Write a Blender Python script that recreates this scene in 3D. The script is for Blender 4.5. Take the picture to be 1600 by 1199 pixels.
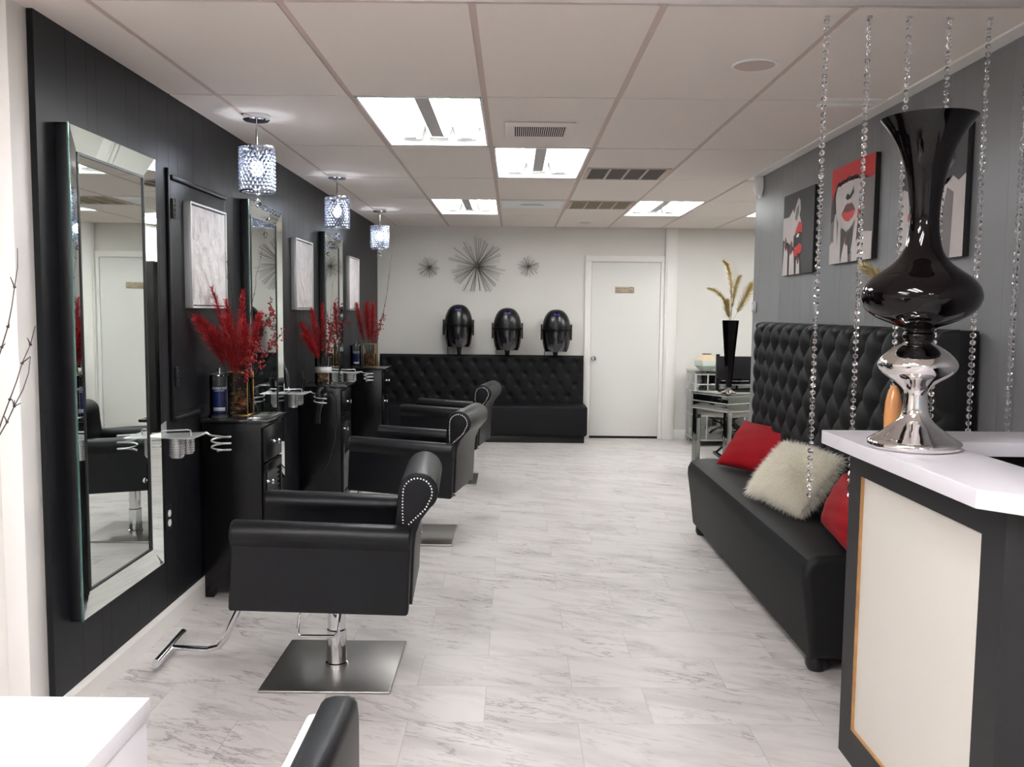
import bpy, bmesh, math, random
from math import sin, cos, pi, radians as R, sqrt
from mathutils import Vector as V, Matrix as M

for o in list(bpy.data.objects): bpy.data.objects.remove(o)
S = bpy.context.scene
COL = S.collection
# ------------------------------------------------------------------ camera
PX, PITCH, ROLL, YAW = 1368.18, 8.21048953e-02, 9.75608260e-03, -8.13419518e-04
cam = bpy.data.cameras.new('camera'); camo = bpy.data.objects.new('camera', cam); COL.objects.link(camo)
cam.sensor_fit = 'HORIZONTAL'; cam.sensor_width = 36.0; cam.lens = PX / 1600 * 36.0
cam.clip_start = 0.05; cam.clip_end = 60
fw = V((sin(YAW) * cos(PITCH), cos(YAW) * cos(PITCH), -sin(PITCH)))
r0 = V((cos(YAW), -sin(YAW), 0)); u0 = r0.cross(fw)
rr = r0 * cos(ROLL) + u0 * sin(ROLL); uu = -r0 * sin(ROLL) + u0 * cos(ROLL)
mw = M((rr, uu, -fw)).transposed().to_4x4(); mw.translation = (0, 0, 1.4714)
camo.matrix_world = mw
S.camera = camo
# ------------------------------------------------------------------ world and exposure
w = bpy.data.worlds.new('daylight'); S.world = w; w.use_nodes = True
w.node_tree.nodes['Background'].inputs[0].default_value = (0.85, 0.92, 1.0, 1)
w.node_tree.nodes['Background'].inputs[1].default_value = 0.6
S.view_settings.view_transform = 'Standard'; S.view_settings.look = 'None'
S.view_settings.gamma = 1.0; S.view_settings.use_curve_mapping = False
S.view_settings.exposure = 1.0
TUBE_POWER = 17.0
FRONT_TUBE_POWER = 37.0
BULB_POWER = 34.0
CEIL = 2.447

# ------------------------------------------------------------------ materials
def lin(c):
    return tuple(((x / 255) / 12.92 if x / 255 <= .04045 else ((x / 255 + .055) / 1.055) ** 2.4) for x in c) + (1,)
def mat(name, col, rough=.5, metal=0.0, spec=.5, trans=0.0, emit=None, estr=0.0, coat=0.0, sheen=0.0, bump=None, vary=0.0, vscale=8.0, ior=1.5, aniso=0):
    m = bpy.data.materials.new(name); m.use_nodes = True
    nt = m.node_tree; b = nt.nodes['Principled BSDF']
    c = lin(col)
    b.inputs['Base Color'].default_value = c; b.inputs['Roughness'].default_value = rough
    b.inputs['Metallic'].default_value = metal; b.inputs['Specular IOR Level'].default_value = spec
    b.inputs['Transmission Weight'].default_value = trans; b.inputs['IOR'].default_value = ior
    b.inputs['Coat Weight'].default_value = coat; b.inputs['Coat Roughness'].default_value = .05
    b.inputs['Sheen Weight'].default_value = sheen
    if emit: b.inputs['Emission Color'].default_value = lin(emit); b.inputs['Emission Strength'].default_value = estr
    if vary or bump:
        tc = nt.nodes.new('ShaderNodeTexCoord'); n = nt.nodes.new('ShaderNodeTexNoise')
        n.inputs['Scale'].default_value = vscale; n.inputs['Detail'].default_value = 5
        nt.links.new(tc.outputs['Object'], n.inputs['Vector'])
        if vary:
            mx = nt.nodes.new('ShaderNodeMix'); mx.data_type = 'RGBA'; mx.blend_type = 'MULTIPLY'
            mx.inputs[0].default_value = vary
            mx.inputs[6].default_value = c
            rp = nt.nodes.new('ShaderNodeValToRGB'); rp.color_ramp.elements[0].position = .3; rp.color_ramp.elements[1].position = .7
            rp.color_ramp.elements[0].color = (.35, .35, .35, 1)
            nt.links.new(n.outputs['Fac'], rp.inputs[0]); nt.links.new(rp.outputs[0], mx.inputs[7]); nt.links.new(mx.outputs[2], b.inputs['Base Color'])
        if bump:
            n2 = nt.nodes.new('ShaderNodeTexNoise'); n2.inputs['Scale'].default_value = bump[0]; n2.inputs['Detail'].default_value = 4
            nt.links.new(tc.outputs['Object'], n2.inputs['Vector'])
            bp = nt.nodes.new('ShaderNodeBump'); bp.inputs['Strength'].default_value = bump[1]; bp.inputs['Distance'].default_value = bump[2]
            nt.links.new(n2.outputs['Fac'], bp.inputs['Height']); nt.links.new(bp.outputs[0], b.inputs['Normal'])
    return m
def thin_glass(name, tint=(1, 1, 1), refl=.08, fres=1.45):
    m = bpy.data.materials.new(name); m.use_nodes = True; nt = m.node_tree
    for n in list(nt.nodes): nt.nodes.remove(n)
    out = nt.nodes.new('ShaderNodeOutputMaterial'); mix = nt.nodes.new('ShaderNodeMixShader')
    t = nt.nodes.new('ShaderNodeBsdfTransparent'); g = nt.nodes.new('ShaderNodeBsdfGlossy'); f = nt.nodes.new('ShaderNodeFresnel')
    ad = nt.nodes.new('ShaderNodeMath'); ad.operation = 'ADD'; ad.inputs[1].default_value = refl; ad.use_clamp = True
    t.inputs[0].default_value = (*tint, 1); g.inputs['Roughness'].default_value = .02; f.inputs[0].default_value = fres
    nt.links.new(f.outputs[0], ad.inputs[0]); nt.links.new(ad.outputs[0], mix.inputs[0])
    nt.links.new(t.outputs[0], mix.inputs[1]); nt.links.new(g.outputs[0], mix.inputs[2]); nt.links.new(mix.outputs[0], out.inputs[0])
    return m
def crystal_mat(name):
    m = bpy.data.materials.new(name); m.use_nodes = True; nt = m.node_tree
    for n in list(nt.nodes): nt.nodes.remove(n)
    out = nt.nodes.new('ShaderNodeOutputMaterial'); mix = nt.nodes.new('ShaderNodeMixShader')
    t = nt.nodes.new('ShaderNodeBsdfTranslucent'); g = nt.nodes.new('ShaderNodeBsdfGlossy')
    t.inputs[0].default_value = (.42, .44, .50, 1); g.inputs[0].default_value = (.88, .91, .97, 1); g.inputs['Roughness'].default_value = .12
    mix.inputs[0].default_value = .45
    nt.links.new(t.outputs[0], mix.inputs[1]); nt.links.new(g.outputs[0], mix.inputs[2]); nt.links.new(mix.outputs[0], out.inputs[0])
    return m
def floor_mat():
    m = bpy.data.materials.new('marble_tile'); m.use_nodes = True; nt = m.node_tree; N = nt.nodes; L = nt.links
    b = N['Principled BSDF']; tc = N.new('ShaderNodeTexCoord')
    mp = N.new('ShaderNodeMapping'); mp.inputs['Location'].default_value = (.0918, -3.337 + .3048 * 20, 0)
    L.new(tc.outputs['Object'], mp.inputs['Vector'])
    br = N.new('ShaderNodeTexBrick'); br.offset = .4475; br.offset_frequency = 2; br.squash = 1
    br.inputs['Scale'].default_value = 1; br.inputs['Brick Width'].default_value = .6096; br.inputs['Row Height'].default_value = .3048
    br.inputs['Mortar Size'].default_value = .0011; br.inputs['Mortar Smooth'].default_value = .3; br.inputs['Bias'].default_value = 0
    br.inputs['Color1'].default_value = (0, 0, 0, 1); br.inputs['Color2'].default_value = (1, 1, 1, 1); br.inputs['Mortar'].default_value = (.5, .5, .5, 1)
    L.new(mp.outputs[0], br.inputs['Vector'])
    # offset the vein pattern from tile to tile
    sc = N.new('ShaderNodeVectorMath'); sc.operation = 'SCALE'; sc.inputs['Scale'].default_value = 7.3
    L.new(br.outputs['Color'], sc.inputs[0])
    ad = N.new('ShaderNodeVectorMath'); ad.operation = 'ADD'; L.new(tc.outputs['Object'], ad.inputs[0]); L.new(sc.outputs[0], ad.inputs[1])
    m2 = N.new('ShaderNodeMapping'); m2.inputs['Rotation'].default_value = (0, 0, R(24)); L.new(ad.outputs[0], m2.inputs['Vector'])
    m2b = N.new('ShaderNodeMapping'); m2b.inputs['Scale'].default_value = (1.5, 7.0, 1); L.new(m2.outputs[0], m2b.inputs['Vector'])
    def noise(vec, s, d, dist, ro=.6):
        n = N.new('ShaderNodeTexNoise'); n.inputs['Scale'].default_value = s; n.inputs['Detail'].default_value = d
        n.inputs['Distortion'].default_value = dist; n.inputs['Roughness'].default_value = ro; L.new(vec, n.inputs['Vector']); return n.outputs['Fac']
    def ramp(src, pts):
        r = N.new('ShaderNodeValToRGB'); L.new(src, r.inputs[0]); e = r.color_ramp.elements
        e[0].position, e[0].color = pts[0][0], (*[pts[0][1]] * 3, 1); e[1].position, e[1].color = pts[-1][0], (*[pts[-1][1]] * 3, 1)
        for p, v in pts[1:-1]: q = e.new(p); q.color = (v, v, v, 1)
        return r.outputs[0]
    n1 = noise(m2b.outputs[0], 1.6, 8, .35, .62)
    vein = ramp(n1, [(.0, 0), (.478, 0), (.5, 1), (.522, 0), (1, 0)])
    n2 = noise(m2.outputs[0], 2.2, 3, .2)
    gate = ramp(n2, [(.44, 0), (.62, 1)])
    n3 = noise(m2b.outputs[0], 1.1, 6, .6)
    cloud = ramp(n3, [(.45, 0), (.72, 1)])
    n4 = noise(m2b.outputs[0], 5.0, 8, .2, .7)
    fine = ramp(n4, [(.58, 0), (.70, 1)])
    def math(op, a, bb):
        q = N.new('ShaderNodeMath'); q.operation = op; q.use_clamp = True
        for i, x in enumerate((a, bb)):
            if isinstance(x, (int, float)): q.inputs[i].default_value = x
            else: L.new(x, q.inputs[i])
        return q.outputs[0]
    v = math('MULTIPLY', vein, gate); v = math('MULTIPLY', v, .62)
    f = math('MULTIPLY', fine, gate); f = math('MULTIPLY', f, .34)
    c = math('MULTIPLY', cloud, .34)
    t = math('ADD', math('ADD', v, f), c)
    mx = N.new('ShaderNodeMix'); mx.data_type = 'RGBA'; L.new(t, mx.inputs[0])
    mx.inputs[6].default_value = lin((212, 205, 202)); mx.inputs[7].default_value = lin((104, 99, 101))
    tone = N.new('ShaderNodeMix'); tone.data_type = 'RGBA'; tone.blend_type = 'MULTIPLY'; tone.inputs[0].default_value = 1
    tr = ramp(br.outputs['Color'], [(0, .93), (1, 1.0)]); L.new(mx.outputs[2], tone.inputs[6]); L.new(tr, tone.inputs[7])
    jm = N.new('ShaderNodeMix'); jm.data_type = 'RGBA'; L.new(math('MULTIPLY', br.outputs['Fac'], .55), jm.inputs[0]); L.new(tone.outputs[2], jm.inputs[6]); jm.inputs[7].default_value = lin((120, 114, 112))
    L.new(jm.outputs[2], b.inputs['Base Color'])
    b.inputs['Roughness'].default_value = .34; b.inputs['Specular IOR Level'].default_value = .4
    bp = N.new('ShaderNodeBump'); bp.inputs['Strength'].default_value = .25; bp.inputs['Distance'].default_value = .002
    inv = N.new('ShaderNodeMath'); inv.operation = 'SUBTRACT'; inv.inputs[0].default_value = 1; L.new(br.outputs['Fac'], inv.inputs[1])
    L.new(inv.outputs[0], bp.inputs['Height']); L.new(bp.outputs[0], b.inputs['Normal'])
    return m
def plaster_mat():
    m = mat('white_plaster', (204, 198, 198), .75); nt = m.node_tree; b = nt.nodes['Principled BSDF']
    tc = nt.nodes.new('ShaderNodeTexCoord'); mp = nt.nodes.new('ShaderNodeMapping'); mp.inputs['Scale'].default_value = (1, 1, .8)
    v = nt.nodes.new('ShaderNodeTexVoronoi'); v.inputs['Scale'].default_value = 13; v.feature = 'SMOOTH_F1'
    n = nt.nodes.new('ShaderNodeTexNoise'); n.inputs['Scale'].default_value = 24; n.inputs['Detail'].default_value = 3; n.inputs['Distortion'].default_value = .4
    ad = nt.nodes.new('ShaderNodeMath'); ad.operation = 'MULTIPLY_ADD'; ad.inputs[1].default_value = 2.2; bp = nt.nodes.new('ShaderNodeBump'); bp.inputs['Distance'].default_value = .02; bp.inputs['Strength'].default_value = .8
    nt.links.new(tc.outputs['Object'], mp.inputs[0]); nt.links.new(mp.outputs[0], v.inputs['Vector']); nt.links.new(mp.outputs[0], n.inputs['Vector'])
    nt.links.new(v.outputs['Distance'], ad.inputs[0]); nt.links.new(n.outputs['Fac'], ad.inputs[2]); nt.links.new(ad.outputs[0], bp.inputs['Height']); nt.links.new(bp.outputs[0], b.inputs['Normal'])
    return m

K = dict(
    ceiling=mat('ceiling_tile', (238, 228, 220), .9, bump=(140, .25, .002), spec=.2),
    tbar=mat('ceiling_grid', (206, 186, 176), .6),
    white_wall=mat('white_wall_paint', (226, 222, 216), .6, bump=(60, .1, .002)),
    black_wall=mat('black_panelling', (22, 22, 26), .42, bump=(50, .12, .001), spec=.22),
    grey_wall=mat('grey_panelling', (128, 128, 130), .42, bump=(50, .1, .001)),
    trim=mat('white_gloss_trim', (242, 238, 233), .4),
    door=mat('white_door_paint', (228, 225, 220), .45),
    gap=mat('dark_gap', (12, 12, 12), .9),
    floor=floor_mat(),
    leather=mat('black_leather', (13, 13, 17), .40, spec=.28, bump=(220, .12, .002)),
    leather_soft=mat('charcoal_leather', (20, 19, 20), .58, spec=.24, bump=(160, .12, .002)),
    chrome=mat('chrome', (225, 225, 228), .07, 1.0),
    steel=mat('brushed_steel', (165, 161, 158), .36, 1.0),
    silver=mat('satin_silver', (204, 204, 204), .38, .65),
    mirror=mat('mirror_glass', (226, 232, 229), .015, 1.0),
    antique=mat('antique_mirror', (150, 154, 150), .06, 1.0),
    mirror_edge=mat('mirror_green_edge', (110, 150, 142), .15, .6),
    black_lacquer=mat('black_lacquer', (12, 12, 14), .25, spec=.32),
    black_plastic=mat('black_plastic', (16, 16, 18), .28),
    black_frame=mat('black_frame', (18, 18, 20), .35),
    black_glass=mat('black_glaze', (9, 5, 6), .04, spec=.3),
    plate_chrome=mat('mirror_chrome', (232, 228, 226), .035, 1.0),
    granite=mat('dark_stone_top', (30, 30, 33), .12, spec=.6, vary=.3, vscale=60),
    laminate=mat('white_laminate', (226, 221, 226), .3),
    cream=mat('cream_panel', (218, 212, 203), .55, vary=.02),
    charcoal=mat('charcoal_paint', (36, 35, 36), .5, spec=.3),
    raw_wood=mat('raw_wood_edge', (176, 130, 82), .6, vary=.5, vscale=20),
    velvet=mat('red_velvet', (142, 3, 18), .7, sheen=.03, vary=.3, vscale=2.5, spec=.1),
    fur=mat('cream_fur', (247, 243, 232), .8, sheen=.3),
    fur_strand=None,
    red_plume=mat('red_dried_plume', (176, 24, 30), .75),
    berry=mat('red_berry', (150, 18, 24), .35),
    twig=mat('dark_twig', (52, 42, 38), .8),
    gold=mat('gold_metal', (212, 170, 96), .28, 1.0),
    gold_leaf=mat('gold_plume', (196, 178, 128), .45, .35),
    potpourri=mat('potpourri', (150, 92, 62), .8, vary=.8, vscale=45),
    glass=thin_glass('clear_glass', (.95, .97, .97), .0, 1.35),
    frosted=mat('frosted_glass', (216, 224, 214), .35, spec=.5, trans=.15),
    shoulder=mat('beige_glass', (206, 186, 154), .3),
    amber=mat('amber_gloss', (212, 146, 88), .2, coat=.6),
    blue_liquid=mat('blue_liquid', (12, 30, 84), .3, spec=.2),
    white_ink=mat('white_ink', (224, 226, 230), .5),
    smoke=thin_glass('smoked_visor', (.5, .5, .52), .07),
    liner=mat('grey_liner', (70, 70, 74), .6), leather_matte=mat('matte_black_vinyl', (17, 17, 20), .6, spec=.22, bump=(200, .1, .002)),
    purple=mat('purple_panel', (40, 32, 100), .4),
    lilac=mat('lilac_ink', (120, 108, 190), .5),
    spike=mat('pewter_spike', (112, 108, 100), .42, .8),
    shade=crystal_mat('crystal_shade'),
    crystal=mat('crystal_bead', (250, 250, 252), .0, trans=1.0, ior=1.55),
    bulb=mat('lit_bulb', (255, 255, 255), .5, emit=(232, 240, 255), estr=BULB_POWER),
    tube=mat('lit_tube', (255, 255, 255), .5, emit=(250, 254, 255), estr=TUBE_POWER),
    tube_front=mat('lit_front_tube', (255, 255, 255), .5, emit=(252, 252, 255), estr=FRONT_TUBE_POWER),
    enamel=mat('white_enamel', (240, 240, 238), .35),
    ballast=mat('ballast_cover', (176, 172, 170), .5),
    beige=mat('beige_filter', (150, 140, 112), .9, vary=.2, vscale=90),
    filter=mat('grey_filter', (104, 98, 94), .9, vary=.2, vscale=90),
    plaster=plaster_mat(),
    canvas_edge=mat('canvas_edge', (26, 26, 28), .7),
    pic_dark=mat('print_charcoal', (62, 60, 62), .6, vary=.15, vscale=5),
    pic_mid=mat('print_grey', (120, 112, 112), .6, vary=.2, vscale=7),
    pic_skin=mat('print_pale_grey', (204, 194, 192), .6, vary=.2, vscale=6),
    pic_black=mat('print_black', (30, 28, 30), .6),
    pic_red=mat('print_red', (200, 34, 34), .55, vary=.15, vscale=30),
    pic_white=mat('print_white', (236, 232, 230), .6),
    pic_darkred=mat('print_dark_red', (92, 26, 30), .55),
    sign=mat('sign_gold', (182, 166, 142), .4, .3),
    ink=mat('dark_ink', (52, 44, 36), .6),
    glitter=mat('silver_glitter_band', (214, 212, 208), .35, .5, bump=(260, 1.0, .004)),
    bark=mat('dark_bark', (86, 48, 40), .8), petal=mat('dried_petal', (190, 112, 74), .7),
    green=mat('dried_green', (104, 100, 50), .8),
    white_leather=mat('white_leather', (236, 234, 230), .4),
    ceramic=mat('white_ceramic', (226, 224, 220), .25),
)

m = bpy.data.materials.new('fur_strand'); m.use_nodes = True; nt = m.node_tree
for n in list(nt.nodes): nt.nodes.remove(n)
n_o = nt.nodes.new('ShaderNodeOutputMaterial'); n_m = nt.nodes.new('ShaderNodeMixShader'); n_d = nt.nodes.new('ShaderNodeBsdfDiffuse'); n_t = nt.nodes.new('ShaderNodeBsdfTranslucent')
n_d.inputs[0].default_value = lin((250, 246, 236)); n_t.inputs[0].default_value = lin((250, 246, 236)); n_m.inputs[0].default_value = .5
nt.links.new(n_d.outputs[0], n_m.inputs[1]); nt.links.new(n_t.outputs[0], n_m.inputs[2]); nt.links.new(n_m.outputs[0], n_o.inputs[0])
K['fur_strand'] = m
# ------------------------------------------------------------------ mesh builder
class MB:
    def __init__(s): s.b = bmesh.new(); s.mi = 0
    def _n(s, f0):
        for f in s.b.faces[:] if f0 == 0 else list(s.b.faces)[f0:]: f.material_index = s.mi
    def box(s, lo, hi, bev=0, seg=2, T=None):
        f0 = len(s.b.faces)
        t = bmesh.new(); bmesh.ops.create_cube(t, size=1)
        lo, hi = V(lo), V(hi); c = (lo + hi) / 2; d = hi - lo
        for v in t.verts: v.co = V((v.co.x * d.x, v.co.y * d.y, v.co.z * d.z)) + c
        if bev: bmesh.ops.bevel(t, geom=t.edges[:], offset=min(bev, min(d) * .49), segments=seg, profile=.5, affect='EDGES')
        s._merge(t, T); return s
    def _merge(s, t, T=None):
        if T is not None: bmesh.ops.transform(t, matrix=T, verts=t.verts[:])
        t.normal_update(); vm = {}
        for v in t.verts: vm[v] = s.b.verts.new(v.co)
        for f in t.faces:
            try:
                n = s.b.faces.new([vm[v] for v in f.verts]); n.material_index = s.mi; n.smooth = True
            except ValueError: pass
        t.free()
    def poly(s, pts):
        f = s.b.faces.new([s.b.verts.new(V(p)) for p in pts]); f.material_index = s.mi; return s
    def rings(s, rings, close=True, caps=True):
        vs = [[s.b.verts.new(V(p)) for p in r] for r in rings]; n = len(vs[0])
        for a, b in zip(vs, vs[1:]):
            for i in range(n if close else n - 1):
                j = (i + 1) % n
                try: f = s.b.faces.new((a[i], a[j], b[j], b[i])); f.smooth = True; f.material_index = s.mi
                except ValueError: pass
        if caps and close:
            for r in (vs[0][::-1], vs[-1]):
                try: f = s.b.faces.new(r); f.material_index = s.mi
                except ValueError: pass
        return s
    def lathe(s, prof, c=(0, 0, 0), n=32, T=None, caps=True, ang=None):
        c = V(c); rg = []
        for r, z in prof:
            rg.append([(c + V((max(r, 1e-4) * cos(2 * pi * i / n), max(r, 1e-4) * sin(2 * pi * i / n), z))) for i in range(n)])
        if T is not None: rg = [[T @ p for p in r] for r in rg]
        return s.rings(rg, True, caps)
    def tube(s, path, r, n=8, closed=False):
        P = [V(p) for p in path]; rg = []; up = None
        rad = r if isinstance(r, (list, tuple)) else [r] * len(P)
        for i, p in enumerate(P):
            if closed: d = P[(i + 1) % len(P)] - P[i - 1]
            else: d = P[min(i + 1, len(P) - 1)] - P[max(i - 1, 0)]
            d.normalize()
            if up is None:
                up = V((0, 0, 1)) if abs(d.z) < .9 else V((1, 0, 0))
            a = d.cross(up)
            if a.length < 1e-5: a = d.cross(V((0, 1, .3)))
            a.normalize(); q = a.cross(d); up = q
            rg.append([p + (a * cos(2 * pi * k / n) + q * sin(2 * pi * k / n)) * rad[i] for k in range(n)])
        if closed: rg.append(rg[0])
        return s.rings(rg, True, not closed)
    def cyl(s, a, b, r, r2=None, n=20): return s.tube([a, b], [r, r if r2 is None else r2], n)
    def ball(s, c, r, sub=2, sc=(1, 1, 1)):
        t = bmesh.new(); bmesh.ops.create_icosphere(t, subdivisions=sub, radius=1)
        for v in t.verts: v.co = V((v.co.x * r * sc[0], v.co.y * r * sc[1], v.co.z * r * sc[2])) + V(c)
        s._merge(t); return s
    def prism(s, pts, axis, a, b, bev=0):
        """pts: 2D outline; axis: extrusion axis; the two other coordinates keep xyz order"""
        t = bmesh.new()
        def mk(p, k):
            q = list(p); q.insert('xyz'.index(axis), k); return V(q)
        A = [t.verts.new(mk(p, a)) for p in pts]; B = [t.verts.new(mk(p, b)) for p in pts]; n = len(pts)
        fs = [t.faces.new(A), t.faces.new(B[::-1])]
        for i in range(n): t.faces.new((A[i], B[i], B[(i + 1) % n], A[(i + 1) % n]))
        bmesh.ops.recalc_face_normals(t, faces=t.faces[:])
        if bev:
            es = [e for f in fs for e in f.edges]
            bmesh.ops.bevel(t, geom=list(set(es)), offset=bev, segments=3, profile=.5, affect='EDGES')
        s._merge(t); return s
    def grid(s, nu, nv, fn):
        vs = [[s.b.verts.new(V(fn(i / nu, j / nv))) for i in range(nu + 1)] for j in range(nv + 1)]
        for j in range(nv):
            for i in range(nu):
                f = s.b.faces.new((vs[j][i], vs[j][i + 1], vs[j + 1][i + 1], vs[j + 1][i])); f.smooth = True; f.material_index = s.mi
        return vs
    def build(s, name, mats, parent=None, ang=35, recalc=True):
        if recalc: bmesh.ops.recalc_face_normals(s.b, faces=s.b.faces[:])
        me = bpy.data.meshes.new(name); s.b.to_mesh(me); s.b.free()
        for m in (mats if isinstance(mats, (list, tuple)) else [mats]): me.materials.append(m)
        if ang:
            me.polygons.foreach_set('use_smooth', [True] * len(me.polygons)); me.set_sharp_from_angle(angle=R(ang))
        else: me.polygons.foreach_set('use_smooth', [False] * len(me.polygons))
        o = bpy.data.objects.new(name, me); COL.objects.link(o)
        if parent: o.parent = parent
        return o
def thing(name, label, cat, loc=(0, 0, 0), rz=0, group=None):
    o = bpy.data.objects.new(name, None); COL.objects.link(o); o.empty_display_size = .05
    o.location = loc; o.rotation_euler = (0, 0, rz); return tag(o, label, cat, group)
def tag(o, label, cat, group=None):
    o['label'] = label; o['category'] = cat
    if group: o['group'] = group
    return o
def struct(o, label=None):
    o['kind'] = 'structure'
    if label: o['label'] = label
    return o
def dup(root, loc, rz=None, label=None, group=None):
    r = root.copy(); COL.objects.link(r); r.location = loc
    if rz is not None: r.rotation_euler = (0, 0, rz)
    if label: r['label'] = label
    if group: r['group'] = group
    for ch in list(root.children):
        c = ch.copy(); COL.objects.link(c); c.parent = r
        for g in list(ch.children):
            d = g.copy(); COL.objects.link(d); d.parent = c
    return r
def link_copy(mesh, name, parent, loc, rot=(0, 0, 0), sc=1):
    o = bpy.data.objects.new(name, mesh); COL.objects.link(o); o.parent = parent; o.location = loc; o.rotation_euler = rot; o.scale = (sc,) * 3; return o
def text_mesh(txt, size, fn, name, material, parent, align='CENTER'):
    cu = bpy.data.curves.new('lettering', 'FONT'); cu.body = txt; cu.size = size; cu.align_x = align; cu.resolution_u = 2
    o = bpy.data.objects.new('lettering', cu); COL.objects.link(o)
    dg = bpy.context.evaluated_depsgraph_get(); me = bpy.data.meshes.new_from_object(o.evaluated_get(dg))
    bpy.data.objects.remove(o)
    for v in me.vertices: v.co = V(fn(v.co.x, v.co.y))
    me.name = name; me.materials.clear(); me.materials.append(material)
    q = bpy.data.objects.new(name, me); COL.objects.link(q); q.parent = parent; return q
rnd = random.Random(7)

# ================================================================== SETTING
LW, RW, BW, FRONT, RR = -1.577, 1.745, 10.2, -2.6, 3.6      # left wall, right wall, back wall, front wall, far right wall
WALL_END = 6.4
b = MB(); b.box((-3.3, FRONT, -.05), (RR, BW, 0)); struct(b.build('floor', K['floor']))
# ceiling: tiles on a 2x4 ft grid, cells used by fixtures left open
GX, GY, TW, TL = -.1415, 4.0754, .6096, 1.2192
def cell(i, j): return GX + TW * i, GX + TW * (i + 1), GY + TL * j, GY + TL * (j + 1)
LIGHTS = [(-1, 0), (0, 1), (-1, 3), (2, 3), (4, 3)]
SIDE_FILL_LIGHTS = [(5, 3)]  # unseen fixture added to brighten the right part of the back wall
FRONT_LIGHTS = [(-2, -3), (0, -3), (-4, -4), (1, -5), (4, -4)]
VENT_CELLS = [(0, 0), (1, 1), (0, 3), (1, 3)]
used = set(LIGHTS + FRONT_LIGHTS + SIDE_FILL_LIGHTS)
b = MB(); XL = -3.3
for i in range(-6, 8):
    for j in range(-6, 6):
        if (i, j) in used: continue
        x0, x1, y0, y1 = cell(i, j); x0 = max(x0, XL); x1 = min(x1, RR); y0 = max(y0, FRONT); y1 = min(y1, BW)
        if x1 <= x0 or y1 <= y0: continue
        g = .0125; gy = .0085; dz = rnd.uniform(-.0015, .0015)
        b.mi = 0; b.box((x0 + g, y0 + gy, CEIL - .005 + dz), (x1 - g, y1 - gy, CEIL + .008 + dz))
b.mi = 1
for i in range(-5, 8):
    x = GX + TW * i
    if XL < x < RR: b.box((x - .014, FRONT, CEIL - .001), (x + .014, BW, CEIL + .012))
for j in range(-5, 6):
    y = GY + TL * j
    if FRONT < y < BW: b.box((XL, y - .0045, CEIL - .001), (RR, y + .0045, CEIL + .013))
b.mi = 2; b.box((XL, FRONT, CEIL + .16), (RR, BW, CEIL + .2))
struct(b.build('ceiling', [K['ceiling'], K['tbar'], K['white_wall']], ang=None))

def planks(name, x0, x1, face, ya, yb, z0, z1, m, mb, seed, extra=None):
    """wood panelling: vertical boards of unequal width with open V grooves; face = x of the visible side"""
    rg = random.Random(seed); b = MB(); y = ya; d = 1 if face == x1 else -1
    b.mi = 1; b.box((min(x0, x1), ya, z0), (face - d * .004, yb, z1)) if d > 0 else b.box((face + .004, ya, z0), (max(x0, x1), yb, z1))
    b.mi = 0; pat = [.105, .205, .15, .075, .255, .125, .175, .13]; k = seed
    while y < yb - 1e-4:
        e = min(yb, y + pat[k % len(pat)]); k += 1
        b.box((face - .004, y + .0007, z0), (face, e - .0007, z1)) if d > 0 else b.box((face, y + .0007, z0), (face + .004, e - .0007, z1)); y = e
    if extra: extra(b)
    return struct(b.build(name, [m, mb], ang=None))
planks('wall_left', LW - .1, LW, LW, 2.94, BW, 0, CEIL + .02, K['black_wall'], K['gap'], 1)
planks('wall_right', RW, RW + .13, RW, FRONT, WALL_END, 0, CEIL + .02, K['grey_wall'], K['charcoal'], 3,
       lambda b: b.box((RW, WALL_END, 0), (RW + .13, WALL_END + .012, CEIL + .02)))
# back wall
b = MB(); b.box((LW - .1, BW, 0), (RR + .1, BW + .1, CEIL + .02)); struct(b.build('wall_back', K['white_wall']))
b = MB(); b.box((RR, FRONT, 0), (RR + .1, BW, CEIL + .02)); struct(b.build('wall_east', K['white_wall']))
# white partition at the left of the opening, facing the street end, with a casing at its edge
b = MB(); b.box((-3.3, 2.84, 0), (-1.60, 2.94, CEIL + .02)); struct(b.build('wall_partition', K['white_wall']))
b = MB(); b.box((-1.672, 2.826, 0), (-1.598, 2.942, CEIL + .01), .004); struct(b.build('trim_5', K['trim']))
b = MB(); b.box((-3.3, FRONT, 0), (-3.2, 2.84, CEIL + .02)); struct(b.build('wall_front_left', K['white_wall']))
# street side wall with two windows
b = MB()
for lo, hi in (((-3.3, .0), (3.6, .75)), ((-3.3, 2.2), (3.6, CEIL + .02)), ((-3.3, .75), (-1.2, 2.2)), ((.3, .75), (.6, 2.2)), ((1.65, .75), (3.6, 2.2))):
    b.box((lo[0], FRONT - .1, lo[1]), (hi[0], FRONT, hi[1]))
struct(b.build('wall_front', K['white_wall']))
for n, (xa, xb) in enumerate(((-1.2, .3), (.6, 1.65))):
    wo = struct(thing('window_%d' % (n + 1), 'street window behind the viewpoint', 'window', (xa, FRONT, .75)))
    W = xb - xa; f = MB()
    for lo, hi in (((0, 0), (W, .05)), ((0, 1.40), (W, 1.45)), ((0, 0), (.05, 1.45)), ((W - .05, 0), (W, 1.45)), ((W / 2 - .02, 0), (W / 2 + .02, 1.45))):
        f.box((lo[0], -.08, lo[1]), (hi[0], -.02, hi[1]), .004)
    f.build('window_frame', K['trim'], wo)
    f = MB(); f.box((.04, -.055, .04), (W - .04, -.048, 1.41)); f.build('pane', K['glass'], wo)
    for k in ('category', 'label'): del wo[k]
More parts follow.
